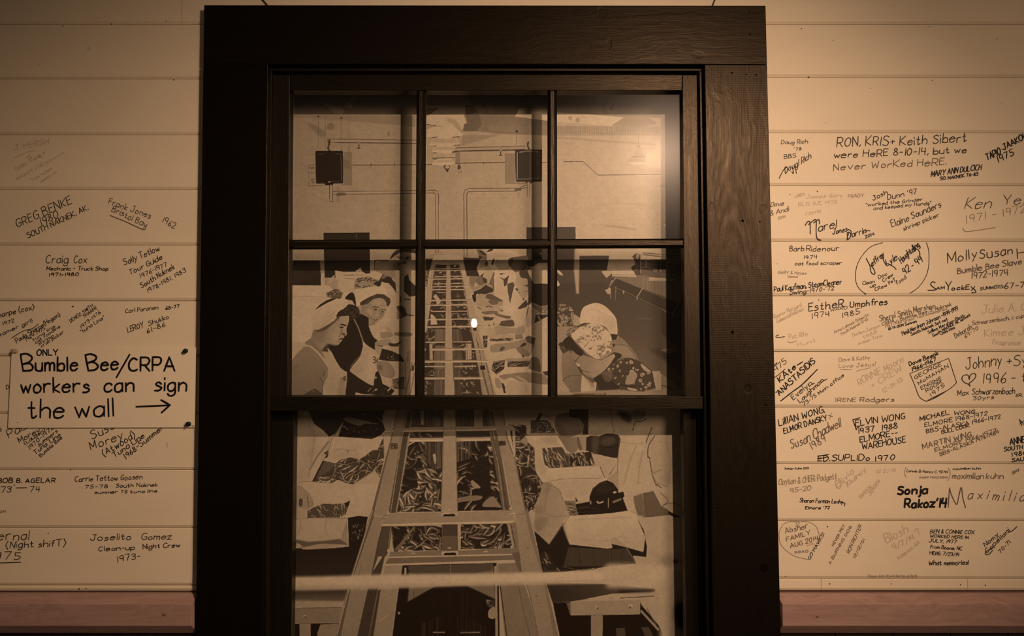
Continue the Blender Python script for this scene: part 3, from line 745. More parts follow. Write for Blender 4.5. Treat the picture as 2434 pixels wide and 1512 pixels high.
for s_ in ("870,200 935,500 985,800 1045,1190", "905,260 985,420 1020,640", "960,360 1075,900 1150,1190", "1045,830 1140,1190", "1105,700 1215,1190"): ln('D', .40, s_, 1.5)
for s_ in ("900,190 1010,600", "1075,500 1130,680 1240,1180"): ln('D', .86, s_, 1.4)
for z_, s_, w_ in (('C', "370,475 825,468", 2), ('C', "290,503 790,500", 2.6), ('C', "370,602 855,592", 2.2), ('C', "265,642 815,635", 3), ('C', "340,722 815,708", 2.2), ('C', "340,768 935,758", 3), ('C', "330,815 955,815", 3), ('C', "310,990 985,980", 3.4), ('C', "200,1072 1025,1055", 3.6),
                  ('C', "310,1172 900,1165", 2.6), ('C', "220,1302 1090,1290", 3.2), ('C', "210,1422 1115,1412", 3.2), ('C', "430,860 550,862", 2), ('D', "200,400 500,398", 2.6), ('D', "600,396 885,393", 2.6), ('D', "180,510 1140,497", 5.0), ('D', "180,690 1195,680", 5.6), ('D', "180,765 490,762", 3.4), ('D', "630,765 955,755", 3.4), ('D', "180,942 490,940", 5), ('D', "630,940 1055,935", 5.4), ('D', "170,172 1035,160", 3.4), ('D', "180,62 890,52", 2.6)):
    ln(z_, .70, s_, w_); ox_ = [tuple(map(float, t.split(','))) for t in s_.split()]; ln(z_, .96, [(a, c + w_ * 1.6) for a, c in ox_], w_ * .5)
for z_, s_, w_ in (('C', "295,500 300,600", 2), ('C', "270,640 262,760", 2), ('C', "235,820 215,960", 2), ('C', "845,480 860,600", 2), ('C', "890,640 905,755", 2.2), ('C', "935,758 945,815", 2), ('C', "955,815 970,960", 2.2), ('C', "985,980 1005,1050", 2), ('C', "1025,1055 1040,1230", 2.2), ('D', "1035,160 1045,300", 2.4), ('D', "1140,497 1155,640", 3), ('D', "1195,680 1215,700 1215,965", 3.4), ('D', "290,420 300,670", 2.4), ('D', "810,420 810,660", 2.4)): ln(z_, .86, s_, w_)
pg('D', .82, "825,420 885,420 890,655 825,655"); pg('D', .24, "905,182 962,182 960,226 912,226"); pg('D', .20, "1013,750 1090,750 1092,815 1017,815"); pg('D', .78, "250,420 290,420 290,665 255,665"); pg('D', .25, "205,420 255,420 260,665 195,665"); pg('D', .25, "185,780 300,775 315,800 250,850 185,860", 1)
pg('C', .86, "340,930 380,885 440,960 470,1000 440,1050 400,1060 390,980"); pg('C', .88, "300,1210 340,1230 390,1290 410,1380 300,1390"); dot('C', .34, 432, 1240, 38)
fish('C', "200,490 285,490 260,620 250,760 200,760", .45, 26, (5, 10), (2, 4), 0, 2, (.5, .85), seed=5)

# ---- trays and hands right of the belt
pg('D', .88, "1050,170 1220,150 1650,290 1700,180 2060,0 2060,1210 1265,1210 1180,900 1130,640")
for s_, t_, m_ in (("1060,15 1225,30 1185,72 1072,76", .36, 0), ("1325,85 1512,80 1512,165 1330,152", .42, 0), ("1215,180 1330,160 1500,190 1680,170 1650,290 1500,272 1350,292 1240,285", .74, 1), ("1090,200 1225,190 1250,290 1150,330 1110,300", .82, 1),
                   ("1160,330 1260,280 1520,290 1530,345 1160,352", .80, 0), ("1535,285 1650,290 1660,350 1540,355", .62, 0), ("1195,440 1450,405 1680,350 1745,305 1840,380 1790,560 1750,600 1640,600 1560,490 1340,545 1180,545", .70, 1),
                   ("1690,330 1745,300 1850,345 1810,440 1720,400", .40, 0), ("1610,470 1660,415 1700,410 1695,450", .30, 1), ("1310,530 1330,470 1390,480 1345,530", .42, 1), ("1175,560 1560,520 1640,620 1420,640 1250,670 1170,630", .88, 0), ("1555,480 1640,470 1760,570 1720,620 1600,560", .60, 1),
                   ("1390,660 1430,640 1750,640 1760,690 1430,700", .74, 0), ("1765,650 1830,625 1900,660 1920,840 1820,855 1745,810", .54, 1), ("1250,880 1400,790 1700,770 1750,800 1900,850 2000,870 1960,890 1700,870 1500,880 1300,960", .90, 0),
                   ("1310,900 1560,860 1760,855 1960,880 2030,950 2020,1035 1800,1010 1700,1000 1600,980 1480,930 1370,960", .64, 1), ("1945,845 2030,830 2030,905 1985,890", .30, 0), ("1560,905 1690,960 1740,1000 1700,1000 1600,950", .84, 1), ("1330,1010 1370,1020 1425,1165 1370,1165", .30, 0), ("1430,1000 1680,1010 1700,1190 1420,1190", .82, 1), ("1240,940 1310,960 1330,1080 1255,1070", .70, 1)):
    pg('D', t_, s_, m_)
fish('D', "1160,348 1500,340 1515,382 1160,388", .40, 40, (5, 12), (2, 4), 0, .8, (.4, .9), seed=31)
fish('D', "1215,690 1390,665 1375,800 1260,885 1180,810", .22, 34, (9, 20), (2, 4.4), -.2, 1, (.35, .85), seed=32); fish('D', "1425,690 1755,680 1740,765 1425,775", .24, 30, (10, 22), (2, 3.6), 0, .4, (.35, .8), seed=33)
fish('D', "1050,300 1130,300 1120,480 1070,480", .35, 16, (6, 12), (2, 4), .5, 1.6, (.4, .85), seed=34); pg('D', .3, "1640,590 1670,590 1680,630 1655,630")

# ---- two women at the left
pg('A', .92, "120,672 770,680 830,740 1010,760 1160,800 950,1100 520,1420 470,1600 120,1600"); ln('A', .80, "180,862 560,856 700,870", 1.6, al=.7); pg('A', .84, "540,880 700,880 640,960 560,980", 1, 2, .6)
pg('A', .88, "870,430 900,440 1010,455 1310,452 1385,490 1500,455 1680,450 1780,540 1850,800 1870,1300 1500,1350 1200,1000 1160,780 1000,800 900,690 920,590 880,590"); pg('A', .88, "1195,448 1285,382 1312,448"); ln('A', .55, "1000,512 1340,510", 1.6); ln('A', .7, "1000,560 1200,575", 1.4)
pg('A', .84, "735,655 770,580 868,495 845,590 790,655"); pg('A', .80, "825,680 870,605 925,600 900,690")
fish('A', "1235,560 1400,520 1500,560 1610,600 1500,690 1310,725 1170,740 1190,600", .72, 30, (6, 14), (2, 4), .2, 1.2, (.55, .95), seed=41); fish('A', "725,800 860,735 920,740 1000,800 960,900 740,870", .45, 26, (6, 15), (2, 3.6), .3, .9, (.5, .95), seed=42)
pg('A', .24, "1590,590 1640,500 1700,440 1775,480 1800,580 1900,680 1985,740 1970,800 1870,800 1800,700 1740,640 1700,640 1620,610"); pg('A', .56, "1610,560 1690,470 1740,490 1680,560", 1, 1); pg('A', .26, "1500,640 1620,600 1610,680 1560,690", 1)
# worker far behind
pg('A', .26, "1755,260 1800,165 1870,100 2000,70 2190,90 2190,160 2010,130 1920,150"); pg('A', .72, "1755,265 1850,190 1940,150 2010,135 2190,160 2190,420 1980,400 1830,430 1770,330"); dot('A', .24, 2045, 232, 24); pg('A', .36, "1985,275 2030,285 2035,335 1990,322 1870,340 1940,312", 1, 1); pg('A', .60, "1830,300 1900,320 1880,380 1830,390", 1, 2); pg('A', .84, "2060,140 2190,160 2190,260 2090,260", 0, 1); pg('A', .5, "1870,200 1960,200 1950,250 1900,240", 1); ln('A', .3, "1780,350 1820,350 1830,385", 2)
pg('A', .66, "1530,440 1540,310 1600,275 1740,270 1820,360 1870,440 1850,560 1760,540"); ln('A', .26, "1515,420 1520,265 1745,262", 2.2); pg('A', .78, "1840,440 1990,410 2060,480 2000,540 1990,780 1870,800 1850,560"); pg('A', .24, "2000,540 2060,490 2080,590 2190,690 2190,850 2080,862 1990,780"); pg('A', .84, "2070,440 2190,440 2190,640 2130,620 2080,540")
pg('A', .80, "1870,810 1990,770 2090,865 2190,850 2190,1600 1850,1600"); pg('A', .30, "1880,1020 1960,1010 2020,1070 2040,1170 1990,1190 1950,1240 1900,1110", 1); pg('A', .55, "1890,1090 1960,1150 1950,1270 1890,1240", 1); ln('A', .35, "1990,900 2100,910", 2.5); ln('A', .35, "2040,1150 2160,1180", 3); ln('A', .4, "1940,860 1945,940", 3); pg('A', .66, "1860,1320 2100,1360 2080,1420 1870,1400", 1); ln('A', .4, "2060,1345 2110,1355", 2)
# older woman, turned to the camera
pg('A', .20, "1030,890 1090,815 1150,795 1195,830 1215,880 1205,1010 1180,980 1150,930 1080,910", 1)
pg('A', .93, "1165,780 1230,730 1500,705 1700,715 1720,810 1640,830 1560,815 1420,875 1290,945 1260,1050 1215,1010 1200,880")
pg('A', .34, "1275,960 1340,915 1420,870 1560,812 1670,825 1770,895 1775,955 1740,1020 1700,1010 1690,940 1600,890 1490,905 1410,970 1340,1015 1280,1000"); blobs('A', "1290,930 1420,870 1560,815 1670,830 1770,900 1700,960 1600,885 1480,905 1330,1005", .52, 16, (1.5, 3.4), 8, .6)
gr('A', .66, .80, "1290,1005 1400,975 1500,900 1620,885 1700,950 1705,1080 1670,1160 1610,1240 1545,1290 1440,1335 1370,1310 1300,1260 1262,1130 1265,1040", (1, .2), sm=1)
pg('A', .56, "1262,1100 1310,1240 1400,1330 1330,1310 1255,1220", 1, 1); pg('A', .86, "1480,930 1600,920 1620,990 1540,1010 1470,990", 1, 2, .7); pg('A', .86, "1560,1090 1590,1080 1600,1180 1560,1190", 1, 1, .8); pg('A', .84, "1400,1060 1480,1090 1480,1160 1400,1130", 1, 2, .7)
ln('A', .36, "1475,1042 1520,1026 1585,1036", 1.8, 1); ln('A', .36, "1612,1078 1655,1070 1703,1084", 1.8, 1); pg('A', .30, "1503,1062 1535,1056 1556,1074 1525,1078", 1); pg('A', .28, "1622,1102 1648,1092 1668,1108 1640,1116", 1); ln('A', .58, "1495,1088 1548,1094", 1.2); ln('A', .58, "1622,1124 1662,1122", 1.2)
pg('A', .60, "1585,1050 1603,1060 1590,1130 1600,1180 1575,1150", 1, 1, .8); pg('A', .46, "1548,1180 1575,1196 1606,1186 1600,1200 1570,1206", 1, 0); pg('A', .50, "1600,1100 1670,1130 1660,1170 1615,1230 1600,1170", 1, 3, .55)
pg('A', .30, "1440,1190 1490,1216 1560,1222 1585,1216 1545,1246 1490,1240", 1); pg('A', .88, "1462,1204 1505,1222 1562,1226 1530,1236 1490,1230", 1); ln('A', .55, "1425,1155 1412,1195 1436,1225", 1.4, 1, .7, 1); pg('A', .56, "1480,1270 1540,1270 1520,1295 1480,1292", 1, 2, .6); pg('A', .52, "1370,1300 1440,1330 1530,1296 1560,1260 1500,1330 1420,1350", 1, 2, .7)
pg('A', .78, "1245,1010 1290,1010 1300,1075 1265,1080", 1)
pg('B', .19, "960,160 1010,0 1180,-90 1300,-30 1300,90 1350,220 1380,270 1435,310 1395,350 1400,460 1300,400 1250,360 1200,285 1215,400 1170,560 1050,700 1010,790 900,760 800,600 740,480 680,420 680,360 840,385 930,270")
pg('B', .88, "1300,95 1420,80 1450,10 1480,100 1470,260 1440,300 1380,265 1340,200"); pg('B', .86, "1440,30 1690,0 2000,-60 2000,470 1890,470 1840,620 1790,530 1640,460 1500,420 1400,350 1440,310 1480,280"); pg('B', .70, "1470,200 1560,180 1640,190 1660,250 1500,285", 1); pg('B', .72, "1400,340 1500,300 1600,288 1650,350 1560,392 1420,385", 1); pg('B', .30, "1600,350 1700,355 1790,320 1750,370 1740,400 1620,395", 1); pg('B', .78, "1560,100 1640,150 1620,190 1560,160", 1, 1); pg('B', .58, "1700,190 1940,200 1920,250 1710,240", 1); ln('B', .35, "1420,385 1510,400", 2)
ln('B', .66, "1080,-10 1150,130 1190,250 1225,345", 2.6); ln('B', .5, "1170,540 1090,620 1025,710", 1.6)
pg('B', .84, "1222,335 1290,400 1440,500 1445,610 1420,770 1372,970 1300,955 1130,855 1015,750 1110,650 1190,520 1212,420"); pg('B', .92, "1300,450 1420,510 1410,700 1340,900 1250,880", 0, 4, .5); pg('B', .72, "1020,750 1130,650 1180,760 1130,845", 0, 4, .5)
for s_ in ("1362,565 1385,555 1402,575 1385,598 1370,600 1400,610 1405,635 1385,648 1362,640", "1440,575 1425,600 1428,635 1445,640"): ln('B', .26, s_, 1.9, 1)
pg('B', .76, "1395,385 1500,405 1500,480 1455,550 1395,450"); pg('B', .22, "1500,430 1640,465 1780,530 1840,628 1600,622 1450,600 1475,520"); blobs('B', "1580,500 1700,520 1700,600 1590,590", .7, 14, (.7, 1.6), 12)
pg('B', .84, "1445,605 1640,625 1850,630 1870,1150 1640,1120 1600,900"); pg('B', .66, "1430,640 1560,615 1650,690 1695,800 1650,875 1500,845 1435,760", 1); pg('B', .52, "1440,680 1500,690 1500,760 1440,750", 1, 2); 
pg('B', .19, "1010,765 1150,870 1300,965 1370,990 1400,800 1440,760 1480,850 1510,960 1610,1010 1690,1060 1620,1150 1100,1150 940,1150 950,800"); pg('B', .80, "1490,885 1540,870 1600,990 1560,980", 1); dot('B', .82, 1405, 868, 16); ln('B', .7, "1285,1080 1340,1020", 1.6); pg('B', .7, "1390,1040 1430,1035 1420,1060 1395,1065", 1); blobs('B', "1300,1000 1600,1020 1600,1110 1300,1110", .6, 10, (.6, 1.3), 14); pg('B', .76, "1580,1060 1650,980 1670,1000 1600,1065", 1)
fish('B', "1650,890 1840,850 1850,1060 1670,1030", .55, 26, (9, 20), (2, 3.4), .15, .7, (.5, .9), seed=51)
pg('B', .84, "1100,1090 1250,1120 1400,1125 1400,1160 1100,1160"); pg('B', .80, "1840,640 1890,460 2010,450 2010,1160 1830,1160"); 
for s_ in ("1850,640 1860,1100", "1890,480 1885,620", "1950,640 1850,1130", "1985,800 1920,1130", "1990,650 1950,760"): ln('B', .42, s_, 1.5)
pg('B', .3, "1945,690 1980,685 1978,765 1942,765"); dot('B', .4, 1885, 720, 8)
# younger woman in profile
pg('A', .24, "1050,1010 1120,985 1240,1030 1270,1120 1250,1190 1170,1225 1090,1260 1010,1200 890,1190 930,1100 1010,1060", 1); blobs('A', "1060,1020 1240,1040 1250,1180 1100,1220 960,1150", .36, 16, (2, 4), 15, .6)
gr('B', .66, .80, "470,160 600,125 760,20 870,-50 1000,-60 1005,10 990,60 962,120 975,220 960,240 932,245 928,280 905,300 880,302 868,340 840,378 780,382 700,348 690,400 600,458 530,410 450,335 440,260", (1, .1))
pg('B', .58, "480,158 600,130 700,80 660,200 640,300 560,330 470,230", 1, 4, .6); pg('B', .84, "760,180 850,210 830,300 740,290", 1, 4, .6)
gr('A', .93, .86, "455,1130 480,1110 560,1070 740,960 1000,888 1075,925 1060,1020 950,1090 905,1130 865,1250 700,1350 595,1405 520,1402 490,1300", (0, 1)); pg('A', .25, "535,1078 620,990 740,915 840,882 890,895 740,962"); ln('A', .72, "640,1340 780,1230 880,1090", 1.6, 1, .6); ln('A', .74, "520,1330 700,1240 860,1100", 1.4, 1, .5)
pg('A', .42, "520,1405 600,1405 700,1352 865,1252 905,1180 960,1190 880,1270 720,1400 600,1440", 0, 1)
pg('B', .24, "865,75 905,60 965,82 960,95 900,85", 1); pg('B', .24, "862,118 900,105 925,118 895,130", 1); ln('B', .5, "855,105 920,100", 1.4); ln('B', .46, "885,150 890,195 850,260", 1.4, 1); pg('B', .46, "890,205 935,200 960,236 915,235", 1); pg('B', .34, "845,290 930,272 925,290 880,302", 1); ln('B', .55, "840,330 870,325", 2); pg('B', .6, "690,350 840,380 780,385 720,372", 1, 1)
pg('B', .62, "340,340 445,270 520,400 600,455 690,470 750,610 600,570 400,420"); pg('B', .36, "595,455 690,350 700,400 690,430 760,600 700,560 640,480", 0, 1); 
gr('B', .66, .56, "110,660 200,540 335,395 430,405 560,500 690,700 700,800 640,1000 615,1120 500,1030 310,1140 110,1150", (0, 1)); ln('B', .40, "570,860 610,950 600,1080", 2, 1, .8); ln('B', .42, "640,760 620,850 650,790", 1.6, 1, .8); ln('B', .5, "160,760 200,700 260,680", 2, 1, .6, 1)
pg('B', .82, "600,480 690,480 700,450 770,560 850,700 975,795 975,900 945,1150 620,1150 615,1000 690,850 690,700"); pg('B', .74, "690,720 850,800 830,1100 640,1120", 0, 6, .5); ln('B', .86, "345,388 430,402 545,500 640,620 690,700", 4.0, 1); ln('B', .84, "690,435 740,500 790,600", 3); pg('B', .66, "860,860 950,880 940,1140 830,1140", 0, 3, .7)
for s_ in ("885,885 910,885", "918,845 918,915", "918,880 935,880", "937,845 937,915", "955,845 955,915"): ln('B', .36, s_, 1.7)
pg('B', .38, "300,1150 380,1085 500,1028 615,1110 610,1160"); dot('B', .7, 468, 1070, 7)

# ---- right-hand workers
pg('F', .36, "80,180 150,165 220,165 290,205 330,270 328,370 265,435 80,440", 1); blobs('F', "100,180 220,170 300,220 325,300 315,380 250,425 100,425", .80, 46, (2.2, 4.6), 61, .9, 1, .34)
pg('F', .78, "325,285 400,335 400,420 350,425 310,420"); pg('F', .70, "80,440 270,430 240,520 250,560 190,620 150,690 80,720")
pg('F', .93, "395,400 400,300 430,215 500,172 590,152 680,180 760,250 830,345 845,500 830,537 760,525 700,440 560,398 450,392", 1); pg('F', .84, "560,330 700,290 820,380 830,520 770,510 700,430", 1, 5, .6); ln('F', .78, "600,260 700,280 800,350", 1.4, 1, .6); ln('F', .76, "480,240 560,230 640,250", 1.4, 1, .5)
pg('F', .62, "780,600 845,540 930,600 985,665 1060,760 1100,840 960,808 850,845 790,760"); pg('F', .70, "800,660 930,655 1010,720 1080,830 960,800 840,760", 1, 2, .7); ln('F', .45, "800,660 930,655 1010,720 1080,830", 1.6, 1); pg('F', .24, "765,522 845,530 832,590 780,602"); pg('F', .26, "790,745 880,760 890,800 820,850 770,870 800,800", 1); pg('F', .30, "760,640 820,650 800,680 760,690", 1)
pg('F', .92, "290,545 300,490 350,455 430,430 520,395 620,412 710,470 772,560 782,700 740,770 640,832 560,812 470,760 420,700 330,610", 1)
blobs('F', "420,425 540,398 660,430 700,500 690,600 560,560 470,500", .48, 46, (1.6, 3.4), 62, .85, 1, .86); blobs('F', "330,590 450,540 640,545 650,600 470,610 400,640", .5, 30, (1.5, 3.2), 63, .85, 1, .86); blobs('F', "490,700 620,660 780,600 785,720 640,800 500,750", .46, 52, (1.8, 3.6), 64, .9, 1, .86)
pg('F', .93, "300,480 360,455 440,470 520,520 440,535 330,580 300,550", 1); ln('F', .5, "440,690 505,615", 1.4); ln('F', .45, "340,600 420,700 560,812 640,830", 1.5, 1); pg('F', .66, "240,500 280,430 370,450 300,520 250,540", 1); blobs('F', "235,500 290,425 380,450 260,550", .42, 18, (1.4, 2.6), 65); pg('F', .7, "640,800 780,730 790,745 660,830", 1)
gr('F', .62, .78, "290,720 430,770 560,815 650,840 800,760 820,790 760,880 690,960 640,1000 560,1055 480,1040 430,990 390,910 300,800", (1, .2)); pg('F', .22, "185,630 240,562 300,572 380,680 430,740 425,785 370,775 290,712 230,702", 1); dot('F', .28, 170, 650, 28)
for s_ in ("300,830 350,850 400,920", "345,870 390,910 370,880", "340,900 420,960 510,990", "400,790 340,850"): ln('F', .34, s_, 1.6)
pg('F', .9, "345,860 400,905 370,910", 1); pg('F', .45, "480,1040 560,1055 640,1000 600,1060 520,1080", 1, 1)
pg('F', .76, "80,720 150,690 190,760 180,900 200,1080 330,1250 80,1270"); gr('F', .64, .52, "180,770 270,720 350,880 400,990 430,1000 410,1200 370,1250 300,1230 190,1090 175,900", (1, .5)); ln('F', .4, "190,1085 260,1030 400,1020", 1.6, 1); ln('F', .4, "270,1210 340,1240", 1.6)
pg('F', .86, "420,1010 500,1075 550,1110 600,1080 585,1200 560,1250 400,1250"); pg('F', .48, "440,1010 560,1060 550,1180 500,1100", 1, 3, .6)
pg('F', .24, "560,1060 660,1010 780,1050 870,1150 820,1195 640,1200 600,1120", 1); pg('F', .33, "635,1015 730,930 840,850 960,808 1080,838 1200,918 1262,985 1305,1150 1250,1200 1150,1218 1000,1190 850,1140 770,1060 690,1000", 1)
blobs('F', "640,1010 740,930 850,855 960,815 1080,845 1100,960 960,990 780,1000", .82, 26, (2, 5), 66, .95, 1, .5); blobs('F', "780,1020 1000,1000 1200,920 1300,1140 1150,1210 860,1140", .80, 34, (2, 5), 67, .95, 1, .5); pg('F', .60, "660,990 780,960 770,1080 700,1090", 1, 1, .5); pg('F', .72, "940,1090 1010,970 1080,1010 1040,1110 960,1130", 1); ln('F', .25, "790,1000 960,1005", 2); ln('F', .24, "860,1130 1000,1150 1200,1140", 2.5, 1); pg('F', .78, "1130,880 1230,960 1200,980 1140,930", 1); pg('F', .82, "970,1165 1080,1190 1060,1205 980,1190", 1)
pg('F', .70, "80,1240 640,1200 860,1190 1150,1215 1310,1170 1650,1190 1650,1280 80,1280", b=1); pg('F', .84, "1262,972 1345,965 1375,1010 1368,1195 1308,1195"); pg('F', .66, "1370,1000 1450,1060 1600,1180 1368,1170"); ln('F', .3, "1370,1150 1410,1145 1500,1195", 2, 1)

# =================================================================  lower light
pg('P', .84, "640,950 1680,950 1680,1720 640,1720")
# left: apron, bin of fish, papers
pg('G', .88, "60,100 330,130 420,280 640,480 560,700 400,1170 60,1200"); pg('G', .76, "330,300 500,480 420,800 300,1160 160,1160 280,700", 0, 8, .5); ln('G', .46, "640,560 540,690 460,800 360,980", 3, 1, .7, 1); 
pg('G', .21, "310,60 860,60 870,200 840,300 750,440 645,495 560,400 420,300"); pg('G', .18, "860,60 1500,60 1440,190 1470,300 1490,390 1420,465 1290,530 780,492 850,290")
pg('G', .56, "865,215 960,200 1120,240 1275,277 1180,300 1080,325 900,262", 1); pg('G', .42, "900,250 1080,325 1000,290", 1); ln('G', .5, "840,330 880,345 930,390", 3, 1); ln('G', .6, "1140,190 1170,150", 2); ln('G', .5, "1380,210 1460,290", 2.5); ln('G', .55, "1060,310 1200,290 1370,300", 2, 1); blobs('G', "900,340 1400,320 1380,460 900,460", .42, 24, (.8, 2), 71); pg('G', .66, "845,285 815,390 760,440 700,520 720,470", 0); pg('G', .74, "1440,240 1640,230 1610,400 1480,380"); ln('G', .84, "1580,140 1600,350", 3)
pg('G', .88, "690,512 780,495 1280,528 1360,500 1440,495 1430,570 1365,690 1280,700 1180,815 1060,790 960,815 810,862 740,892 600,882 560,840 640,690"); pg('G', .80, "660,690 1000,700 1180,810 960,815 800,850 620,800", 0, 5, .5); pg('G', .30, "565,745 635,700 620,800 580,810 600,760", 1); dot('G', .5, 925, 708, 12); dot('G', .5, 1038, 692, 9)
fish('G', "560,850 740,892 810,840 960,800 1080,830 1200,770 1290,690 1370,690 1445,520 1480,560 1475,800 1400,1120 1330,990 980,1225 790,1140 690,1185 400,1165", .34, 150, (16, 38), (3, 5.5), -.35, 1.3, (.45, .88), seed=72)
pg('G', .44, "560,860 740,895 700,960 640,1010 580,1060 470,1080 410,1160"); stripes('G', "560,870 730,895 640,1010 480,1070", (.36, .55), 20, 73, .5); ln('G', .24, "560,860 480,1010 405,1160", 4); fish('G', "470,1110 720,1070 700,1185 540,1170", .28, 8, (26, 40), (6, 9), .1, .3, (.7, .9), seed=74)
pg('G', .89, "60,1200 280,1160 690,1187 770,1140 980,1218 1110,1140 1330,1008 1405,1112 1340,1560 60,1560"); pg('G', .80, "960,1230 1330,1020 1400,1115 1310,1500 1000,1500", 0, 6, .35); ln('G', .62, "160,1240 330,1330 400,1430", 2, 1); pg('G', .78, "100,1250 330,1330 395,1420 420,1560 100,1560"); pg('G', .40, "200,1430 240,1430 235,1510 205,1500", 1, 1); pg('G', .66, "270,1400 330,1420 330,1560 270,1560", 1, 2); ln('G', .52, "385,1420 400,1500", 2)
pg('J', .90, "640,-40 940,-40 885,215 835,292 560,302 300,200 240,60 300,-40"); pg('J', .76, "60,-40 160,-20 235,55 280,130 230,215 60,200"); ln('J', .5, "215,80 230,190", 2); pg('J', .40, "135,115 165,115 165,180 135,185", 1)
fish('J', "218,235 300,190 380,160 480,165 560,160 650,140 610,270 550,300 215,305", .40, 40, (10, 22), (2.4, 4.4), 1.2, .9, (.5, .92), seed=75); pg('J', .22, "600,165 650,130 635,190 610,185", 1)
pg('J', .86, "40,330 215,305 625,308 600,420 560,525 400,545 220,585 40,510"); pg('J', .74, "560,520 625,310 632,585 600,590"); pg('J', .48, "60,515 220,550 400,540 545,520 635,580 380,572 180,605 60,570", 0, 1); pg('J', .15, "630,305 740,285 835,295 805,450 700,905 40,905 40,590 180,610 640,600"); pg('J', .78, "150,618 260,590 370,572 590,600 500,615 400,630 250,632", 1); fish('J', "650,370 800,360 770,520 650,560", .17, 22, (5, 12), (2, 3.4), 1.2, 1, (.35, .7), seed=76); pg('J', .8, "40,565 130,570 160,610 60,612", 1)
gr('J', .15, .22, "40,640 740,600 690,920 40,920", (0, 1))
gr('J', .26, .55, "40,1020 640,1020 590,1170 40,1170", (0, 1), b=3); pg('J', .80, "40,1150 600,1160 575,1222 40,1235", b=2); ln('J', .45, "40,1228 575,1222", 1.4); pg('J', .66, "40,1235 575,1226 540,1382 40,1388"); dot('J', .86, 190, 1308, 14); dot('J', .5, 195, 1318, 10)
pg('J', .14, "40,1388 540,1382 480,1700 40,1700"); pg('J', .70, "138,1388 250,1388 258,2700 138,2700"); pg('J', .68, "350,1395 535,1385 440,2700 300,2700 320,1480")
# belt beds
pg('H', .36, "520,20 960,20 945,245 500,250"); stripes('H', "690,30 945,30 940,240 690,240", (.25, .6), 24, 80, .6); pg('H', .78, "640,30 690,30 690,215 655,215"); pg('H', .5, "800,130 900,130 890,235 830,235", 1); pg('H', .38, "1090,20 1340,20 1340,240 1095,240"); stripes('H', "1095,30 1340,30 1340,235 1095,235", (.25, .55), 22, 81, .6); pg('H', .72, "1355,30 1440,30 1445,235 1350,235"); pg('H', .36, "1440,30 1500,30 1530,240 1445,240"); ln('H', .85, "1342,30 1342,235", 1.4)
pg('H', .32, "510,305 945,300 945,385 500,390"); pg('H', .32, "1095,298 1545,290 1540,375 1100,385"); fish('H', "510,310 830,305 830,380 500,385", .28, 10, (10, 26), (2, 4), .5, 1, (.4, .7), seed=82)
fish('H', "485,430 945,430 912,1330 330,1335", .20, 70, (22, 46), (4, 8), .3, 1.6, (.4, .85), seed=83)
pg('H', .30, "700,430 940,430 935,780 840,900 780,800 700,640", 0, 3, .85); stripes('H', "700,430 940,430 935,760 800,800 720,640", (.22, .62), 34, 84, .7); pg('H', .17, "440,760 600,700 700,800 620,900 560,1010 420,1060", 1, 4, .8); pg('H', .82, "805,600 840,600 845,700 825,712", 1)
fish('H', "560,760 930,800 915,1330 340,1335 380,1120 620,1000", .22, 60, (24, 52), (5, 9), .45, 1.4, (.5, .92), seed=85)
fish('H', "1100,430 1545,420 1705,1310 1120,1325", .15, 46, (18, 40), (4, 7), -.2, 1.5, (.35, .75), seed=86); stripes('H', "1105,430 1320,430 1310,640 1110,700", (.2, .62), 36, 87, .75); pg('H', .15, "1330,690 1510,640 1540,1100 1440,1180 1320,900", 1, 4, .95); pg('H', .72, "1300,930 1330,940 1415,1020 1340,1030 1300,980", 1); pg('H', .62, "1120,1180 1250,1130 1430,1130 1400,1180 1200,1200 1130,1215", 1); pg('H', .66, "1440,1260 1500,1170 1600,1130 1680,1140 1690,1270 1600,1270", 1); fish('H', "1500,440 1560,440 1690,1280 1560,1100", .2, 22, (16, 30), (4, 8), .6, 1, (.55, .9), seed=88)
fish('I', "130,215 340,240 335,330 420,480 440,750 545,930 420,1190 320,1200 210,600", .24, 130, (16, 40), (3, 6), .6, 1.7, (.4, .9), seed=89); pg('I', .16, "255,820 440,880 430,1080 330,1060", 1, 3, .7)
# frame rails
pg('H', .40, "455,40 560,40 340,1345 235,1345"); 
for s_ in ("470,60 400,420 262,1340", "545,60 470,500 340,1340", "515,300 440,760 330,1340"): ln('H', .74, s_, 2)
for s_ in ("440,90 370,480 232,1300", "505,60 430,480"): ln('H', .28, s_, 1.8)
gr('H', .66, .76, "340,20 455,40 380,470 230,1350 230,1420 30,1410 30,1280 255,450", (0, 1)); pg('H', .52, "345,20 360,20 265,460 60,1290 40,1400 25,1390 30,1270 245,460"); pg('H', .60, "440,60 455,60 385,440 370,430", al=.8)
pg('H', .36, "270,448 345,448 355,470 350,530 262,530 260,470"); blobs('H', "275,455 345,455 345,525 270,525", .6, 12, (1, 2), 90)
pg('H', .46, "1480,20 1570,40 1640,400 1720,820 1810,1330 1700,1330 1560,500"); 
for s_ in ("1545,300 1640,700 1720,1310", "1580,60 1660,450 1790,1250", "1530,60 1600,400"): ln('H', .72, s_, 1.8)
for s_ in ("1560,350 1680,820 1750,1300", "1620,320 1720,700 1815,1240"): ln('H', .30, s_, 1.6)
gr('H', .68, .76, "1570,20 1700,20 1765,400 1855,640 1995,1290 1990,1360 1800,1365 1815,1240 1720,720 1640,400", (0, 1)); pg('H', .54, "1690,30 1705,30 1770,400 1860,650 2000,1300 1985,1340 1850,660 1750,400")
pg('H', .22, "1650,425 1735,418 1742,480 1650,486"); blobs('H', "1655,430 1735,425 1735,480 1655,480", .4, 8, (1, 2), 91)
gr('H', .76, .80, "945,20 1090,20 1105,600 1122,1340 908,1345 935,700", (0, 1)); ln('H', .62, "1098,300 1120,1330", 1.5); ln('H', .66, "942,300 910,1330", 1.5)
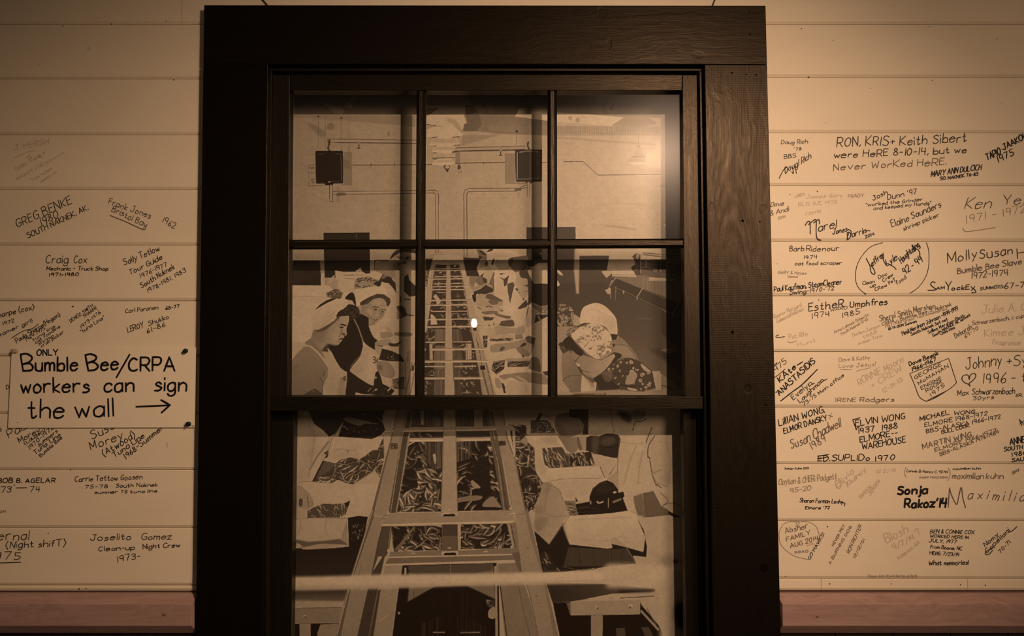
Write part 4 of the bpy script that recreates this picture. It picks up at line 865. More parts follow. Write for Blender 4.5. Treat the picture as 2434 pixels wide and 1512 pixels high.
pg('H', .70, "175,340 195,290 420,255 1690,230 1830,228 1855,262 1850,320 1825,290 1700,288 1620,285 430,308 300,315 200,335"); ln('H', .92, "430,296 1100,290 1610,275", 3); ln('H', .9, "190,305 300,292", 2.4)
pg('H', .80, "515,388 940,383 942,430 510,432"); ln('H', .94, "515,420 940,415", 3.4); pg('H', .78, "1100,380 1535,374 1545,412 1100,430"); ln('H', .92, "1170,412 1540,405", 3)
ln('H', .84, "178,330 188,640", 4.4); ln('H', .62, "168,335 180,640", 1.4); ln('H', .84, "1840,300 1850,620", 5); ln('H', .6, "1860,300 1866,600", 1.3); ln('H', .8, "275,20 290,250", 4); ln('H', .8, "1748,20 1748,230", 4)
# front plate of the frame, slot of the centre bar
pg('H', .74, "205,1350 910,1340 1130,1335 1810,1310 1870,1450 1860,1480 150,1510 160,1410"); pg('H', .92, "155,1490 1860,1448 1862,1475 155,1512"); ln('H', .90, "40,1395 230,1410", 2.4); ln('H', .9, "1790,1362 1985,1352", 2.4); dot('H', .86, 228, 1345, 20); dot('H', .9, 1800, 1290, 16)
pg('H', .84, "908,1345 1125,1335 1125,1390 1095,1390 1080,1358 950,1360 930,1395 908,1395"); pg('H', .14, "928,1394 950,1361 1080,1359 1098,1390"); dot('H', .9, 1010, 1310, 20, ry=8)
# second bay
fish('J', "1075,392 1600,385 1600,635 1100,650", .18, 52, (16, 40), (4, 8), .2, 1.6, (.4, .86), seed=92); pg('J', .16, "1085,450 1230,410 1180,560 1100,620", 0, 2, .9); pg('J', .55, "1100,640 1290,410 1320,400 1150,640", 0); fish('K', "-150,372 320,362 385,615 -150,628", .18, 46, (16, 42), (4, 8), -.1, 1.5, (.4, .84), seed=93)
pg('J', .48, "1592,372 1752,372 1757,642 1588,645"); pg('J', .36, "1600,372 1748,372 1750,490 1596,490"); dot('J', .8, 1668, 612, 20, ry=9)
pg('J', .40, "975,392 1085,390 1050,640 1020,700 940,700 870,900 740,1520 700,1520 850,900"); ln('J', .66, "1070,395 1040,640", 2)
gr('J', .60, .64, "1060,655 1590,640 1755,640 2330,612 2330,690 1050,712", (0, 1)); pg('J', .56, "1050,715 2330,690 2330,738 1010,778"); ln('J', .92, "1050,708 2340,678", 2.6); pg('J', .88, "1005,775 2340,735 2340,762 1010,795"); dot('J', .84, 1295, 668, 22, ry=8); dot('J', .84, 2040, 650, 22, ry=8); dot('J', .86, 1045, 640, 15); dot('J', .84, 1190, 608, 13)
pg('J', .86, "1588,648 1757,642 1757,690 1738,690 1728,660 1622,662 1606,690 1588,690"); pg('J', .13, "1604,688 1622,662 1728,660 1742,688")
pg('K', .62, "320,365 410,345 480,660 400,660 375,610"); pg('K', .5, "370,660 470,655 520,850 430,870 410,760"); dot('K', .82, 372, 603, 17); ln('K', .8, "340,370 385,590", 3); ln('K', .3, "365,380 410,610", 1.6)
# legs of the frame running to the bottom edge
gr('J', .72, .68, "890,295 985,305 870,880 720,1540 640,2700 420,2700 520,1500 670,900", (0, 1)); pg('J', .50, "880,215 895,300 690,900 560,1500 450,2700 400,2700 515,1500 660,900"); ln('J', .82, "885,230 675,900 520,1500", 2); ln('J', .42, "770,780 700,1050", 1.4, al=.5)
pg('J', .34, "985,700 1010,700 960,900 860,1512 780,2700 640,2700 730,1512 870,880"); ln('J', .6, "1008,700 965,890 845,1512", 1.6); ln('J', .3, "830,1350 820,1300 860,1270 830,1320 870,1340", 1.6); gr('J', .76, .66, "1010,795 1190,790 1150,1030 1080,1512 1040,2700 820,2700 880,1512 960,1040", (0, 1)); pg('J', .3, "940,1040 965,1035 890,1512 860,1700 840,1700 860,1512", b=1); ln('J', .86, "1050,1290 950,1365", 1.6)
gr('K', .74, .66, "405,255 505,245 560,480 700,880 870,1512 940,2700 720,2700 640,1512 540,1050 470,830", (0, 1)); pg('K', .62, "232,775 410,765 470,900 560,1150 640,1512 720,2700 330,2700 300,1500 245,1000"); ln('K', .48, "440,1000 500,1300 560,1512", 1.8); pg('K', .62, "505,240 540,190 565,300 700,870 860,1512 800,1512 690,920 560,500"); ln('K', .84, "535,190 560,310 700,870 855,1512", 2); ln('K', .48, "470,850 560,1100 640,1500", 1.6); 
for x_, y_ in ((536, 615), (625, 1105), (640, 1175), (795, 1365)): dot('K', .5, x_, y_, 11, ry=6)
# chute in the middle
pg('J', .14, "1190,790 2150,765 2150,2700 1030,2700 1085,1512 1150,1030"); gr('J', .56, .60, "1250,800 1680,790 2110,770 2120,850 2140,1140 1840,1000 1520,1010 1240,1165 1255,1010", (0, 1), b=1); pg('J', .40, "1250,800 2110,770 2105,840 1900,878 1260,880", b=1); ln('J', .62, "1680,780 1682,880", 2); pg('J', .2, "1185,795 1240,795 1240,890 1200,890", 0); ln('J', .8, "1218,820 1218,885", 4); ln('J', .24, "1260,830 1240,900", 3)
pg('J', .13, "1240,1168 1520,1010 1840,1000 2140,1142 2140,2700 1100,2700 1160,1240", b=1); stripes('J', "1340,1400 1600,1300 1610,2700 1300,2700", (.16, .36), 26, 94, .6); stripes('J', "1750,1300 2050,1420 2050,2700 1760,2700", (.16, .34), 22, 95, .6); stripes('J', "1300,1060 2000,1060 2000,1500 1300,1500", (.12, .22), 30, 96, .5)
dot('J', .7, 1152, 1278, 13); fish('J', "2030,1140 2130,1140 2130,1230 2060,1220", .3, 12, (6, 12), (2, 4), .4, 1.4, (.4, .7), seed=97); pg('J', .74, "2070,1250 2130,1215 2140,1325 2070,1325", 1); ln('J', .55, "1500,1475 1620,1475", 3); ln('J', .55, "1780,1478 1980,1475", 3)
pg('K', .70, "190,800 235,790 245,1000 250,1512 205,1512 200,1000"); ln('K', .2, "230,1000 238,1512", 4); ln('K', .75, "208,810 212,1512", 2.4); ln('K', .3, "255,1010 320,1512", 2.6); dot('K', .8, 262, 1255, 12)
# right: papers, packs, hands
pg('I', .82, "115,60 490,80 470,180 390,195 340,235 130,235"); pg('I', .84, "330,205 395,190 385,330 345,350"); fish('I', "385,185 500,180 620,190 665,330 385,330", .34, 34, (10, 24), (3, 5), .8, 1.3, (.4, .8), seed=101); pg('I', .78, "480,110 560,110 660,190 620,230", 0); pg('I', .28, "440,190 490,100 510,120 470,200", 1)
pg('I', .52, "660,170 700,120 820,100 830,155 930,165 985,240 970,320 900,350 800,390 720,360 660,270", 1); pg('I', .40, "650,200 740,240 790,340 720,350", 1, 3, .7); pg('I', .22, "815,60 1035,60 1032,345 965,345 985,240 930,165 820,152"); pg('I', .80, "1035,60 1295,60 1335,330 1035,345"); pg('I', .7, "1270,60 1300,60 1340,320 1310,330", 0, 1)
pg('I', .86, "325,360 690,348 760,480 740,505 510,500 430,500 350,430"); pg('I', .72, "500,380 660,370 680,440 560,450", 1, 3, .6); pg('I', .70, "270,420 330,370 350,430 330,460", 1)
pg('I', .90, "430,490 505,505 540,680 600,728 1110,702 1165,700 1228,830 1245,860 1090,940 1045,1020 1035,1095 745,1082 700,960 520,885 440,760"); pg('I', .82, "430,500 500,510 540,690 590,730 520,800 440,740", 0, 2, .7); pg('I', .80, "560,850 1200,830 1100,940 1040,1080 760,1080 700,960", 0, 8, .4); ln('I', .6, "600,870 800,840 1180,835", 1.6, 1, .6); ln('I', .3, "1165,705 1190,760 1222,830", 3, 1)
fish('I', "505,500 620,490 740,485 800,560 1060,535 1110,692 600,725 540,682", .36, 64, (16, 30), (4, 7), 1.1, .5, (.5, .9), seed=102); fish('I', "820,570 1060,540 1105,690 820,700", .2, 26, (10, 20), (4, 7), 1.3, .6, (.4, .85), seed=103)
pg('I', .84, "1080,560 1140,570 1360,610 1360,690 1260,830 1220,830 1165,700"); pg('I', .60, "1260,800 1310,730 1360,670 1360,780 1290,790", 1); 
gr('I', .52, .64, "690,350 800,385 900,370 935,440 910,520 860,555 800,530 740,440", (1, 0), sm=1); pg('I', .72, "900,380 960,362 1015,362 1005,525 940,520 905,450"); pg('I', .5, "905,380 925,375 960,500 935,520 905,450", 1); 
pg('I', .20, "1010,375 1060,358 1150,365 1200,345 1260,330 1370,348 1395,400 1360,612 1250,595 1130,565 1005,525"); pg('I', .34, "1080,380 1150,375 1140,540 1075,545", 1, 2); pg('I', .38, "1180,400 1300,370 1340,430 1260,470 1190,460", 1, 2, .7); ln('I', .15, "1150,480 1300,490 1380,430", 4, 1)
# man's coat and apron
gr('I', .84, .88, "1295,60 2140,60 2140,1330 1940,1250 1960,1060 1815,950 1440,1040 1370,1000 1340,900 1260,830 1370,640 1395,380 1335,300", (0, 1)); pg('I', .76, "1300,80 1690,110 1560,280 1520,345 1380,345 1330,250", 0, 5, .7); pg('I', .76, "1690,340 2100,300 2100,900 1830,930 1740,760 1690,500", 0, 6, .7); pg('I', .28, "1355,70 1480,90 1530,160 1500,215 1420,180 1370,120", 0, 3); pg('I', .60, "1480,100 1600,70 1680,90 1650,160 1560,190 1520,150", 1, 1); ln('I', .30, "1530,300 1560,200 1620,200 1690,165", 2, 1); ln('I', .34, "1750,260 1700,380 1680,440", 2, 1); ln('I', .34, "1780,360 1710,470 1700,600 1720,610 1750,790 1800,930", 2, 1); ln('I', .5, "1760,780 1850,740", 2, 1, .7, 1); ln('I', .4, "1800,900 1850,945", 2.4)
pg('I', .76, "1235,860 1310,790 1365,775 1370,970 1310,900", 1)
pg('I', .12, "1045,1040 1080,950 1160,885 1240,858 1310,888 1365,960 1370,1000 1425,985 1440,1035 1420,1060 1475,1200 1200,1242 925,1262 888,1215 900,1185 880,1165 882,1130 1045,1098"); pg('I', .22, "1120,960 1200,900 1280,910 1330,960 1250,1000 1150,1010", 1, 4, .8); pg('I', .9, "1310,995 1330,980 1350,1000 1315,1005", 1); ln('I', .82, "1130,1095 1150,1115 1200,1100", 3, 1); ln('I', .72, "1310,1105 1400,1070", 5, 0, .9, 1); ln('I', .86, "1256,1060 1256,1165", 1.6); ln('I', .7, "1060,1095 1060,1125", 3); ln('I', .5, "900,1165 1040,1150", 1.4, al=.5)
fish('I', "760,1092 885,1090 900,1180 925,1258 820,1260", .55, 18, (12, 26), (2, 4), .1, .6, (.6, .95), seed=104); pg('I', .3, "885,1050 915,1090 895,1100", 1)
pg('I', .88, "1425,1050 1535,1040 1565,1215 1475,1200"); pg('I', .58, "1535,1040 1640,1008 1665,1262 1590,1255 1555,1160"); 
for k_ in range(9): ln('I', .42, [(1552 + k_ * 12, 1045 - k_ * 3), (1590 + k_ * 8, 1245)], 1.0, al=.5)
pg('I', .48, "1645,1005 1765,980 1850,1140 1950,1200 1945,1248 1690,1278 1600,1282 1665,1262"); pg('I', .84, "1765,975 1830,960 1960,1060 2140,1120 2140,1300 1940,1200 1850,1145"); ln('I', .36, "1840,1000 1930,1090 1860,1150", 1.6, 1, .7); ln('I', .4, "1880,1130 2000,1115 2080,1160", 2, 1, .7); pg('I', .14, "1935,1205 2140,1300 2140,1335 1925,1242")
gr('K', .72, .80, "690,-60 760,-60 860,20 905,130 962,283 890,385 830,475 752,577 620,450 600,350 612,240 585,245 610,170 660,60", (1, .3)); pg('K', .62, "610,330 740,300 700,400 620,450", 1, 4, .8); pg('K', .66, "610,180 700,200 690,260 612,240", 1, 3, .7); pg('K', .66, "730,-60 770,-20 740,60 700,60", 1, 3, .7)
gr('K', .93, .86, "890,350 950,287 1180,272 1400,258 1560,238 1640,270 1660,330 1710,470 1715,640 1620,615 1550,605 1480,550 1410,520 1385,560 1400,610 1350,618 1100,590 960,575 905,440", (0, 1)); pg('K', .80, "1385,560 1400,520 1440,520 1550,605", 1); pg('K', .78, "885,390 905,345 965,575 945,570", 0, 1)
pg('K', .13, "870,400 890,380 960,578 1100,592 1350,620 1400,612 1390,570 1550,608 1715,655 1735,500 1655,320 1720,430 1752,600 1745,706 1610,692 1640,772 1330,805 880,860 690,868 600,440 650,480 752,577"); pg('K', .84, "1640,275 1700,300 2200,300 2200,800 1650,790 1610,692 1745,708 1755,600 1725,440"); pg('K', .32, "950,605 1350,630 1550,615 1640,772 1330,800 900,800"); stripes('K', "960,610 1540,625 1630,770 920,790", (.22, .40), 30, 105, .5); ln('K', .6, "1545,612 1640,770", 1.6); ln('K', .4, "880,800 1100,840 1330,800", 1.6, 1); fish('K', "660,660 720,650 870,850 700,850", .2, 26, (8, 16), (2, 4), .9, .8, (.35, .7), seed=106); fish('K', "490,-40 640,-40 600,180 540,250", .2, 24, (12, 26), (3, 6), .6, 1.4, (.4, .85), seed=107)
pg('K', .6, "1900,690 2130,700 2130,800 1900,790", 1, 6, .5); dot('K', .3, 2045, 750, 26)
# table and trestle lower right
pg('K', .30, "720,970 1340,980 1790,1030 1100,1140 940,1165 790,1175"); gr('K', .24, .44, "740,990 1300,1000 1780,1040 1100,1135 790,1165", (1, 0), b=2); pg('K', .84, "1115,1135 1400,1080 1600,1070 1810,1060 1830,1110 1828,1150 1680,1155"); ln('K', .4, "1480,1125 1820,1105", 2); pg('K', .22, "1480,1040 1790,1025 1810,1060 1500,1070", 1, 2)
pg('K', .12, "790,1175 960,1165 1680,1150 1700,1200 1870,1400 1920,1500 1960,2700 930,2700 860,1512"); gr('K', .50, .76, "930,1175 1000,1160 1685,1145 1680,1290 970,1302", (1, 0)); pg('K', .76, "970,1160 1685,1145 1680,1290 975,1302"); dot('K', .9, 1243, 1218, 16); dot('K', .45, 1248, 1228, 10); dot('K', .88, 1585, 1208, 22); dot('K', .5, 1580, 1220, 12); pg('K', .72, "1180,1300 1300,1300 1296,2700 1178,2700"); ln('K', .74, "1692,1255 1870,1450", 5); ln('K', .5, "1750,1230 1845,1400", 2); pg('K', .36, "1435,1430 1525,1430 1640,2700 1540,2700"); pg('K', .36, "1690,1420 1770,1420 1900,1700 1820,1700")
# fold lines, seams and edges that sharpen the lower light
for z_, t_, s_, w_, b_ in (('I', .58, "430,495 432,620 440,750 520,885 700,960 742,1082", 1.3, 0), ('I', .62, "340,358 520,350 690,346", 1.2, 0), ('I', .72, "1400,430 1520,445 1650,440", 2, 1), ('I', .74, "1570,470 1500,640 1430,900", 3, 1), ('I', .72, "1650,520 1610,700 1590,900", 3, 1), ('I', .60, "1740,760 1800,880 1930,930", 1.6, 0),
                      ('I', .70, "1900,420 1960,640 1930,900", 3, 1), ('I', .30, "892,1182 1040,1168 1160,1186", 1.6, 0), ('I', .26, "900,1222 1040,1214 1180,1216", 1.6, 0), ('I', .34, "1060,1040 1090,960 1160,905 1240,880", 1.4, 0), ('I', .5, "1380,400 1365,620 1362,780", 1.4, 0),
                      ('K', .62, "752,-30 724,100 704,240", 1.6, 0), ('K', .66, "615,245 700,262 800,290 955,284", 1.4, 0), ('K', .55, "892,352 905,440 962,576", 1.4, 0), ('K', .78, "1000,330 1300,310 1600,300", 1.6, 1), ('K', .76, "1050,520 1300,540 1500,500", 1.6, 1), ('K', .5, "752,577 830,475 962,283", 1.2, 0),
                      ('G', .72, "330,320 420,500 385,800 330,1120", 3, 1), ('G', .60, "690,512 640,690 560,842", 1.3, 0), ('G', .70, "700,690 860,680 1000,700", 1.6, 1), ('G', .62, "150,1205 280,1165 690,1190", 1.3, 0), ('G', .6, "985,1216 1328,1012", 1.2, 0), ('J', .62, "40,332 220,308 625,310", 1.2, 0), ('J', .74, "150,330 140,430 100,500", 2, 1), ('J', .72, "420,320 400,430 460,530", 2, 1),
                      ('H', .55, "1122,1340 1105,600 1092,30", 1.3, 0), ('H', .58, "908,1345 935,700 945,30", 1.3, 0), ('H', .52, "30,1400 230,1418", 1.2, 0), ('H', .56, "1800,1366 1990,1360", 1.2, 0), ('H', .5, "160,1412 210,1350", 1.2, 0)):
    ln(z_, t_, s_, w_, 1, .85, b_)
# the out-of-focus rail close to the old camera
pg('P', .98, "640,1372 760,1370 900,1366 1130,1364 1440,1357 1440,1386 1130,1391 900,1399 760,1402 640,1404", 0, 3); pg('P', .80, "640,1392 900,1390 1300,1382 1440,1378 1440,1386 1130,1391 760,1402 640,1404", 0, 3, .6)
pg('K', .92, "1325,800 1500,775 1900,800 2010,850 2010,1010 1900,1030 1500,1020 1335,1000", 1, 5); pg('K', .88, "1850,960 1995,940 2000,2700 1870,2700 1890,1200", 0, 6); pg('K', .72, "2000,830 2200,860 2200,2700 2000,2700", 0, 4); pg('K', .12, "2040,1220 2130,1160 2250,1150 2250,1500 2130,1450 2060,1400", 1, 6)

# soft unevenness of cloth, paper and painted iron, then grain; lay the print on a flat sheet
CV = CV + .75 * (CV - blur(CV, 1))
for rad_, amp_ in ((1, .013), (4, .010), (16, .006)):
    nz_ = blur(nrg.normal(0, 1, CV.shape).astype(np.float32), rad_); nz_ /= nz_.std() + 1e-6
    CV *= 1 + amp_ * np.clip(nz_, -2.2, 2.2) * np.clip((CV - .15) * 1.6, .25, 1)
CV += nrg.normal(0, .012, CV.shape).astype(np.float32)
CV = np.clip(CV, .06, 1.0)
T0 = W(644, 184, MY); T1 = W(1672, 184, MY)
PX0, PX1, PZ1, PZ0 = max(T0[0] - .01, JX0 + .002), min(T1[0] + .01, JX1 - .002), min(T0[2], JZ1 - .002), Z(1800, 1217, MY)
ST = .0015
nx = int((PX1 - PX0) / ST); nz = int((PZ1 - PZ0) / ST)
gx = np.linspace(PX0, PX1, nx); gz = np.linspace(PZ1, PZ0, nz)
GX, GZ = np.meshgrid(gx, gz)
cP, sP = math.cos(PITCH), math.sin(PITCH)
yy = MY + CAM_D; zz = GZ - CAM_Z
dep = yy * cP + zz * sP; up = -yy * sP + zz * cP
U = IMG_W / 2 + FPX * GX / dep - CX0; V = IMG_H / 2 - FPX * up / dep - CY0
def samp(U, V):
    U = np.clip(U, 0, CW - 1.01); V = np.clip(V, 0, CHH - 1.01); iu = U.astype(int); iv = V.astype(int); fu = U - iu; fv = V - iv
    return (CV[iv, iu] * (1 - fu) + CV[iv, iu + 1] * fu) * (1 - fv) + (CV[iv + 1, iu] * (1 - fu) + CV[iv + 1, iu + 1] * fu) * fv
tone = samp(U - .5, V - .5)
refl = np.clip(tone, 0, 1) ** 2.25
me = bpy.data.meshes.new('mural_print')
nv = nx * nz
TH = .004
ox, oz = (PX0 + PX1) / 2, PZ0
co = np.empty((nv, 3), np.float32); co[:, 0] = (GX - ox).ravel(); co[:, 1] = 0; co[:, 2] = (GZ - oz).ravel()
idx = np.arange(nv).reshape(nz, nx)
fc = np.stack([idx[1:, :-1], idx[1:, 1:], idx[:-1, 1:], idx[:-1, :-1]], -1).reshape(-1, 4)
me.vertices.add(nv); me.vertices.foreach_set('co', co.ravel())
me.loops.add(fc.size); me.loops.foreach_set('vertex_index', fc.ravel().astype(np.int32))
me.polygons.add(len(fc)); me.polygons.foreach_set('loop_start', np.arange(0, fc.size, 4, dtype=np.int32))
me.update(calc_edges=True)
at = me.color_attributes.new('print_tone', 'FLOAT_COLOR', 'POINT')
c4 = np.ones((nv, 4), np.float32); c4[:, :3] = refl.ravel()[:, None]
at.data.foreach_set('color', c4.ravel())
t = NT('sepia_photographic_print')
a = t.n('ShaderNodeVertexColor'); a.layer_name = 'print_tone'
grain = t.noise(t.mapped((1, 1, 1)), 520, 2)
f = t.math('MULTIPLY', a.outputs[0], t.math('ADD', t.math('MULTIPLY', grain, .24), .88))
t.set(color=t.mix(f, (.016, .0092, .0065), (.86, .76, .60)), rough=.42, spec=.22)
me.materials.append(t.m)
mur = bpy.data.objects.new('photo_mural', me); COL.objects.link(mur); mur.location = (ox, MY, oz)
mur['_o'] = (ox, MY, oz)
mur['label'] = 'large sepia photograph of cannery workers along a fish conveyor, hung behind the window glass'
mur['category'] = 'photograph'
MB().box(PX0, PX1, MY + .0008, MY + .012, PZ0, PZ1).build('backing_board', M['backing'], mur)

# ----------------------------------------------------------------- handwriting on the boards
INK = {
    'k': mat_plain('black_marker_ink', (.012, .010, .009), .55, .2, .3, 300),
    'd': mat_plain('dark_pen_ink', (.035, .027, .020), .6, .2, .4, 300),
    'g': mat_plain('grey_pen_ink', (.13, .10, .075), .6, .2, .35, 260),
    'f': mat_plain('faded_pen_ink', (.30, .25, .185), .6, .2, .25, 260),
    'v': mat_plain('ghost_of_rubbed_ink', (.50, .43, .325), .6, .2, .12, 260),
}
GLY_ = {
'A':'034c83 1676','B':'030c ~0c4c6a4808 ~0848755303','C':'~7b4c1a07144374','D':'030c ~0c4c79764303','E':'6c0c0363 0858','F':'030c6c 0858','G':'~7b4c1a07144374 747747','H':'030c 737c 0878','I':'030c','J':'~6c65432305 3c8c','K':'030c 7c0773',
'L':'0c0363','M':'030c458c83','N':'030c737c','O':'~4c1a07144375887b4c','P':'030c ~0c5c7a5707','Q':'~4c1a07144375887b4c 5583','R':'030c ~0c5c7a5707 3773','S':'~7b4c1b194876643304','T':'0c8c 4c43','U':'~0c061443757c','V':'0c438c','W':'0c235983ac','X':'0c83 8c03','Y':'0c478c 4743','Z':'0c8c0383',
'a':'~67481705134365 6863','b':'0c03 ~063867643304','c':'~67481705134364','d':'~67481705134365 6c63','e':'~066667481705134364','f':'~5b4c2b2923 0848','g':'~67481705134365 ~6862401001','h':'0c03 ~06386763','i':'0803 0a0b','j':'~28221000 2a2b','k':'0c03 580553','l':'0c03','m':'0803 ~06284743 ~46688783',
'n':'0803 ~06386763','o':'~3817051343655738','p':'0800 ~063867643304','q':'~67481705134365 6860','r':'0803 ~062858','s':'~5738172655543303','t':'~2b243354 0848','u':'~0804235366 6863','v':'083368','w':'0823476388','x':'0863 6803','y':'0834 6810','z':'08680363',
'0':'~3c1a07143355685b3c','1':'1c13','2':'~0a2c5c6a4703 0363','3':'~0b3c6b5928 ~2858654304','4':'1c0767 5c53','5':'6c1c18 ~184866542304','6':'~5c29052354563705','7':'0c6c23','8':'~381a3c5a3805336538','9':'~6a4c1b184769 6a53',
'-':'0747','.':'0304','\'':'1c0a','"':'0c0a 2c2a','!':'0c06 0304','?':'~0b2c5b3736 3334','/':'025c','+':'0747 2925',',':'1402','&':'~631a3c4a06134366','(':'~3d080631',')':'~0d383601',':':'0304 0708','~':'~07284667','=':'0656 0858',
}
def gpts(code):
    sm = code[0] == '~'; c = code[1:] if sm else code
    p = [(int(c[i], 36), int(c[i + 1], 36) - 3) for i in range(0, len(c) - 1, 2)]
    return crom(p, False, 4) if sm and len(p) > 2 else p
hr = random.Random(5)
def text_strokes(txt, x0, y0, x1, y1, h, slant=.12, messy=1.0, loop=0.0):
    """single-stroke handwriting fitted on the pixel baseline (x0,y0)-(x1,y1), capitals h pixels tall"""
    adv = 0; items = []
    for ch in txt:
        if ch == ' ': adv += 4.6; continue
        st = [gpts(c) for c in GLY_[ch].split()]
        wmax = max(p[0] for s in st for p in s)
        items.append((adv, st, wmax)); adv += wmax + 2.6 + hr.uniform(-.4, .5) * messy
    adv = max(adv - 2.4, 1)
    dx, dy = x1 - x0, y1 - y0; L = math.hypot(dx, dy); ux, uy = dx / L, dy / L
    sx = L / adv; sy = h / 9.0
    out = []
    bob = 0
    for a, st, wm in items:
        k = 1 + hr.uniform(-.09, .09) * messy; bob = bob * .5 + hr.uniform(-.5, .5) * messy; rot = hr.uniform(-.06, .06) * messy
        for s in st:
            o = []
            for (gx_, gy_) in s:
                lx = gx_ + hr.uniform(-.22, .22) * messy; ly = gy_ + hr.uniform(-.22, .22) * messy
                X_ = (a + wm / 2 + (lx - wm / 2) * k) * sx + (ly * sy) * (slant + rot); Y_ = (ly * k + bob) * sy - (lx - wm / 2) * rot * sy
                o.append((x0 + ux * X_ + uy * Y_, y0 + uy * X_ - ux * Y_))
            out.append(o)
    return out
RUN = [0]
def ribbon(b, pts, w, y):
    """a flat stroke of ink, w pixels wide, on the plane at depth y; sharp corners start a new piece"""
    P = [W(px, py, y) for px, py in pts]
    P = [(p[0], p[2]) for p in P]
    Q = [P[0]]
    for p in P[1:]:
        if math.hypot(p[0] - Q[-1][0], p[1] - Q[-1][1]) > 2e-4: Q.append(p)
    if len(Q) == 1: Q.append((Q[0][0] + 4e-4, Q[0][1]))
    runs = [[Q[0], Q[1]]]
    for i in range(2, len(Q)):
        a0, a1, a2 = Q[i - 2], Q[i - 1], Q[i]
        t1 = math.atan2(a1[1] - a0[1], a1[0] - a0[0]); t2 = math.atan2(a2[1] - a1[1], a2[0] - a1[0])
        if abs((t2 - t1 + math.pi) % (2 * math.pi) - math.pi) > .95: runs.append([a1, a2])
        else: runs[-1].append(a2)
    h = w * .0005; yb = y
    for Q in runs:
        RUN[0] = (RUN[0] + 1) % 14; y = yb - RUN[0] * 1.1e-5      # overlapping strokes lie on one another
        n = len(Q); V = []
        if n == 2:
            Q = [Q[0], ((Q[0][0] + Q[1][0]) / 2, (Q[0][1] + Q[1][1]) / 2), Q[1]]; n = 3
        for i, p in enumerate(Q):
            a = Q[max(i - 1, 0)]; c = Q[min(i + 1, n - 1)]; dx, dz = c[0] - a[0], c[1] - a[1]; L = math.hypot(dx, dz) or 1e-6
            dx, dz = dx / L, dz / L
            ex = (-h * .7 if i == 0 else (h * .7 if i == n - 1 else 0)); hh = h * (.84 if i in (0, n - 1) else hr.uniform(.9, 1.12))
            V += [(p[0] + dx * ex - dz * hh, y, p[1] + dz * ex + dx * hh), (p[0] + dx * ex + dz * hh, y, p[1] + dz * ex - dx * hh)]
        b.add(V, [(2 * i, 2 * i + 1, 2 * i + 3, 2 * i + 2) for i in range(n - 1)])
INKY = -.0005
LBL = {'k': 'black marker handwriting', 'd': 'dark pen handwriting', 'g': 'grey pen handwriting', 'f': 'faded pen handwriting', 'v': 'almost rubbed-out handwriting'}
def note(ink, w, lines, marks=(), name='inscription'):
    """one inscription: lines (text, x0, y0, x1, y1, cap height[, slant]) and freehand marks (points[, smooth])"""
    b = MB()
    for t_ in lines:
        for s in text_strokes(*t_[:5], t_[5] * (.95 if t_[5] > 12 else .86), slant=(t_[6] if len(t_) > 6 else .12), messy=(t_[7] if len(t_) > 7 else 1.0)):
            ribbon(b, s, w * (.86 if ink != 'k' else .92) * (1 if t_[5] > 11 else .86), INKY)
    for m in marks:
        p = [tuple(map(float, q_.split(','))) for q_ in m.lstrip('~').split()]
        ribbon(b, crom(p, False, 6) if m[0] == '~' else p, w, INKY)
    if lines: cx_, cy_ = (lines[0][1] + lines[0][3]) / 2, sum(l[2] + l[4] for l in lines) / (2 * len(lines)) - lines[0][5] * .4
    else: cx_, cy_ = p[0]
    if cx_ < 1217: cx_ = max(cx_, -300)
    return b.build(name, INK[ink], board_at(cx_, cy_), label=LBL[ink])

# left of the window
note('v', 1.8, [("J. HERSH", 34, 358, 116, 341, 13), ("&", 66, 378, 76, 374, 9), ("FAMILY", 74, 386, 110, 366, 9), ("TERRY", 37, 407, 66, 392, 9), ("MAKES FRESH", 42, 428, 122, 384, 8), ("Tide water", 76, 432, 126, 401, 8), ("open xx", 98, 434, 136, 409, 8)], ["34,375 66,361 80,358", "120,382 152,362"])
note('v', 1.8, [("S", 208, 120, 215, 118, 9)])
note('d', 2.2, [("GREG BENKE", 41, 540, 171, 481.5, 20), ("1980", 98, 536, 140, 516.5, 18), ("SOUTH NAKNEK, AK.", 67, 567, 210, 498, 13)])
note('g', 2.2, [("Frank Jones", 258, 484, 357, 520, 15, -.05), ("Bristol Bay", 265, 502, 347, 541, 15, -.05), ("1962", 385, 528, 415, 543.5, 14, -.1)], ["~261,512 294,525 318,536 342,546 348,536"])
note('d', 2.2, [("Craig", 109, 625.5, 162, 625, 19), ("Cox", 175, 625.5, 206, 625, 19)])
note('k', 2.2, [("Mechanic - Truck Shop", 111, 642, 257, 643, 10), ("1971-1980", 116, 656.5, 187, 656, 8)])
note('d', 2.1, [("Sally Tetlow", 296, 631, 380, 595.5, 15), ("Tour Guide", 309, 653, 387, 615, 13), ("1976-1977", 334, 661, 398, 631.5, 11), ("South Nuknek", 337, 685, 416, 637.5, 13), ("1978-1981, 1983", 352, 696, 443, 646, 11)])
note('d', 2.2, [("Sharpe (cox)", -14, 757, 82, 735, 13), ("70 - 1972", -26, 782, 34, 765.5, 9), ("Steamer girl!", -22, 809, 78, 766, 10)])
note('d', 1.9, [("Paula Sharpe(Hogen)", 40, 815, 144, 751, 12), ("1969-1975", 63, 811, 108, 782.5, 8.5), ("tuna line", 79, 811, 132, 777, 8.5), ("cat foodline", 85, 817.5, 144, 778, 8.5), ("shrimp", 92, 820.5, 129, 800, 8.5), ("crab picker", 99, 826, 152, 791, 8.5)], ["~27,804 55,787 76,781.5 91,770"])
note('d', 1.9, [("DENISE SMITH", 168, 767.5, 222, 729, 9), ("SHARPE", 200, 755, 232, 734, 8), ("1973-1976", 194, 782, 240, 744.5, 9), ("\"tuna Line\"", 194, 793, 249, 757, 10)], ["171,729 175,729"])
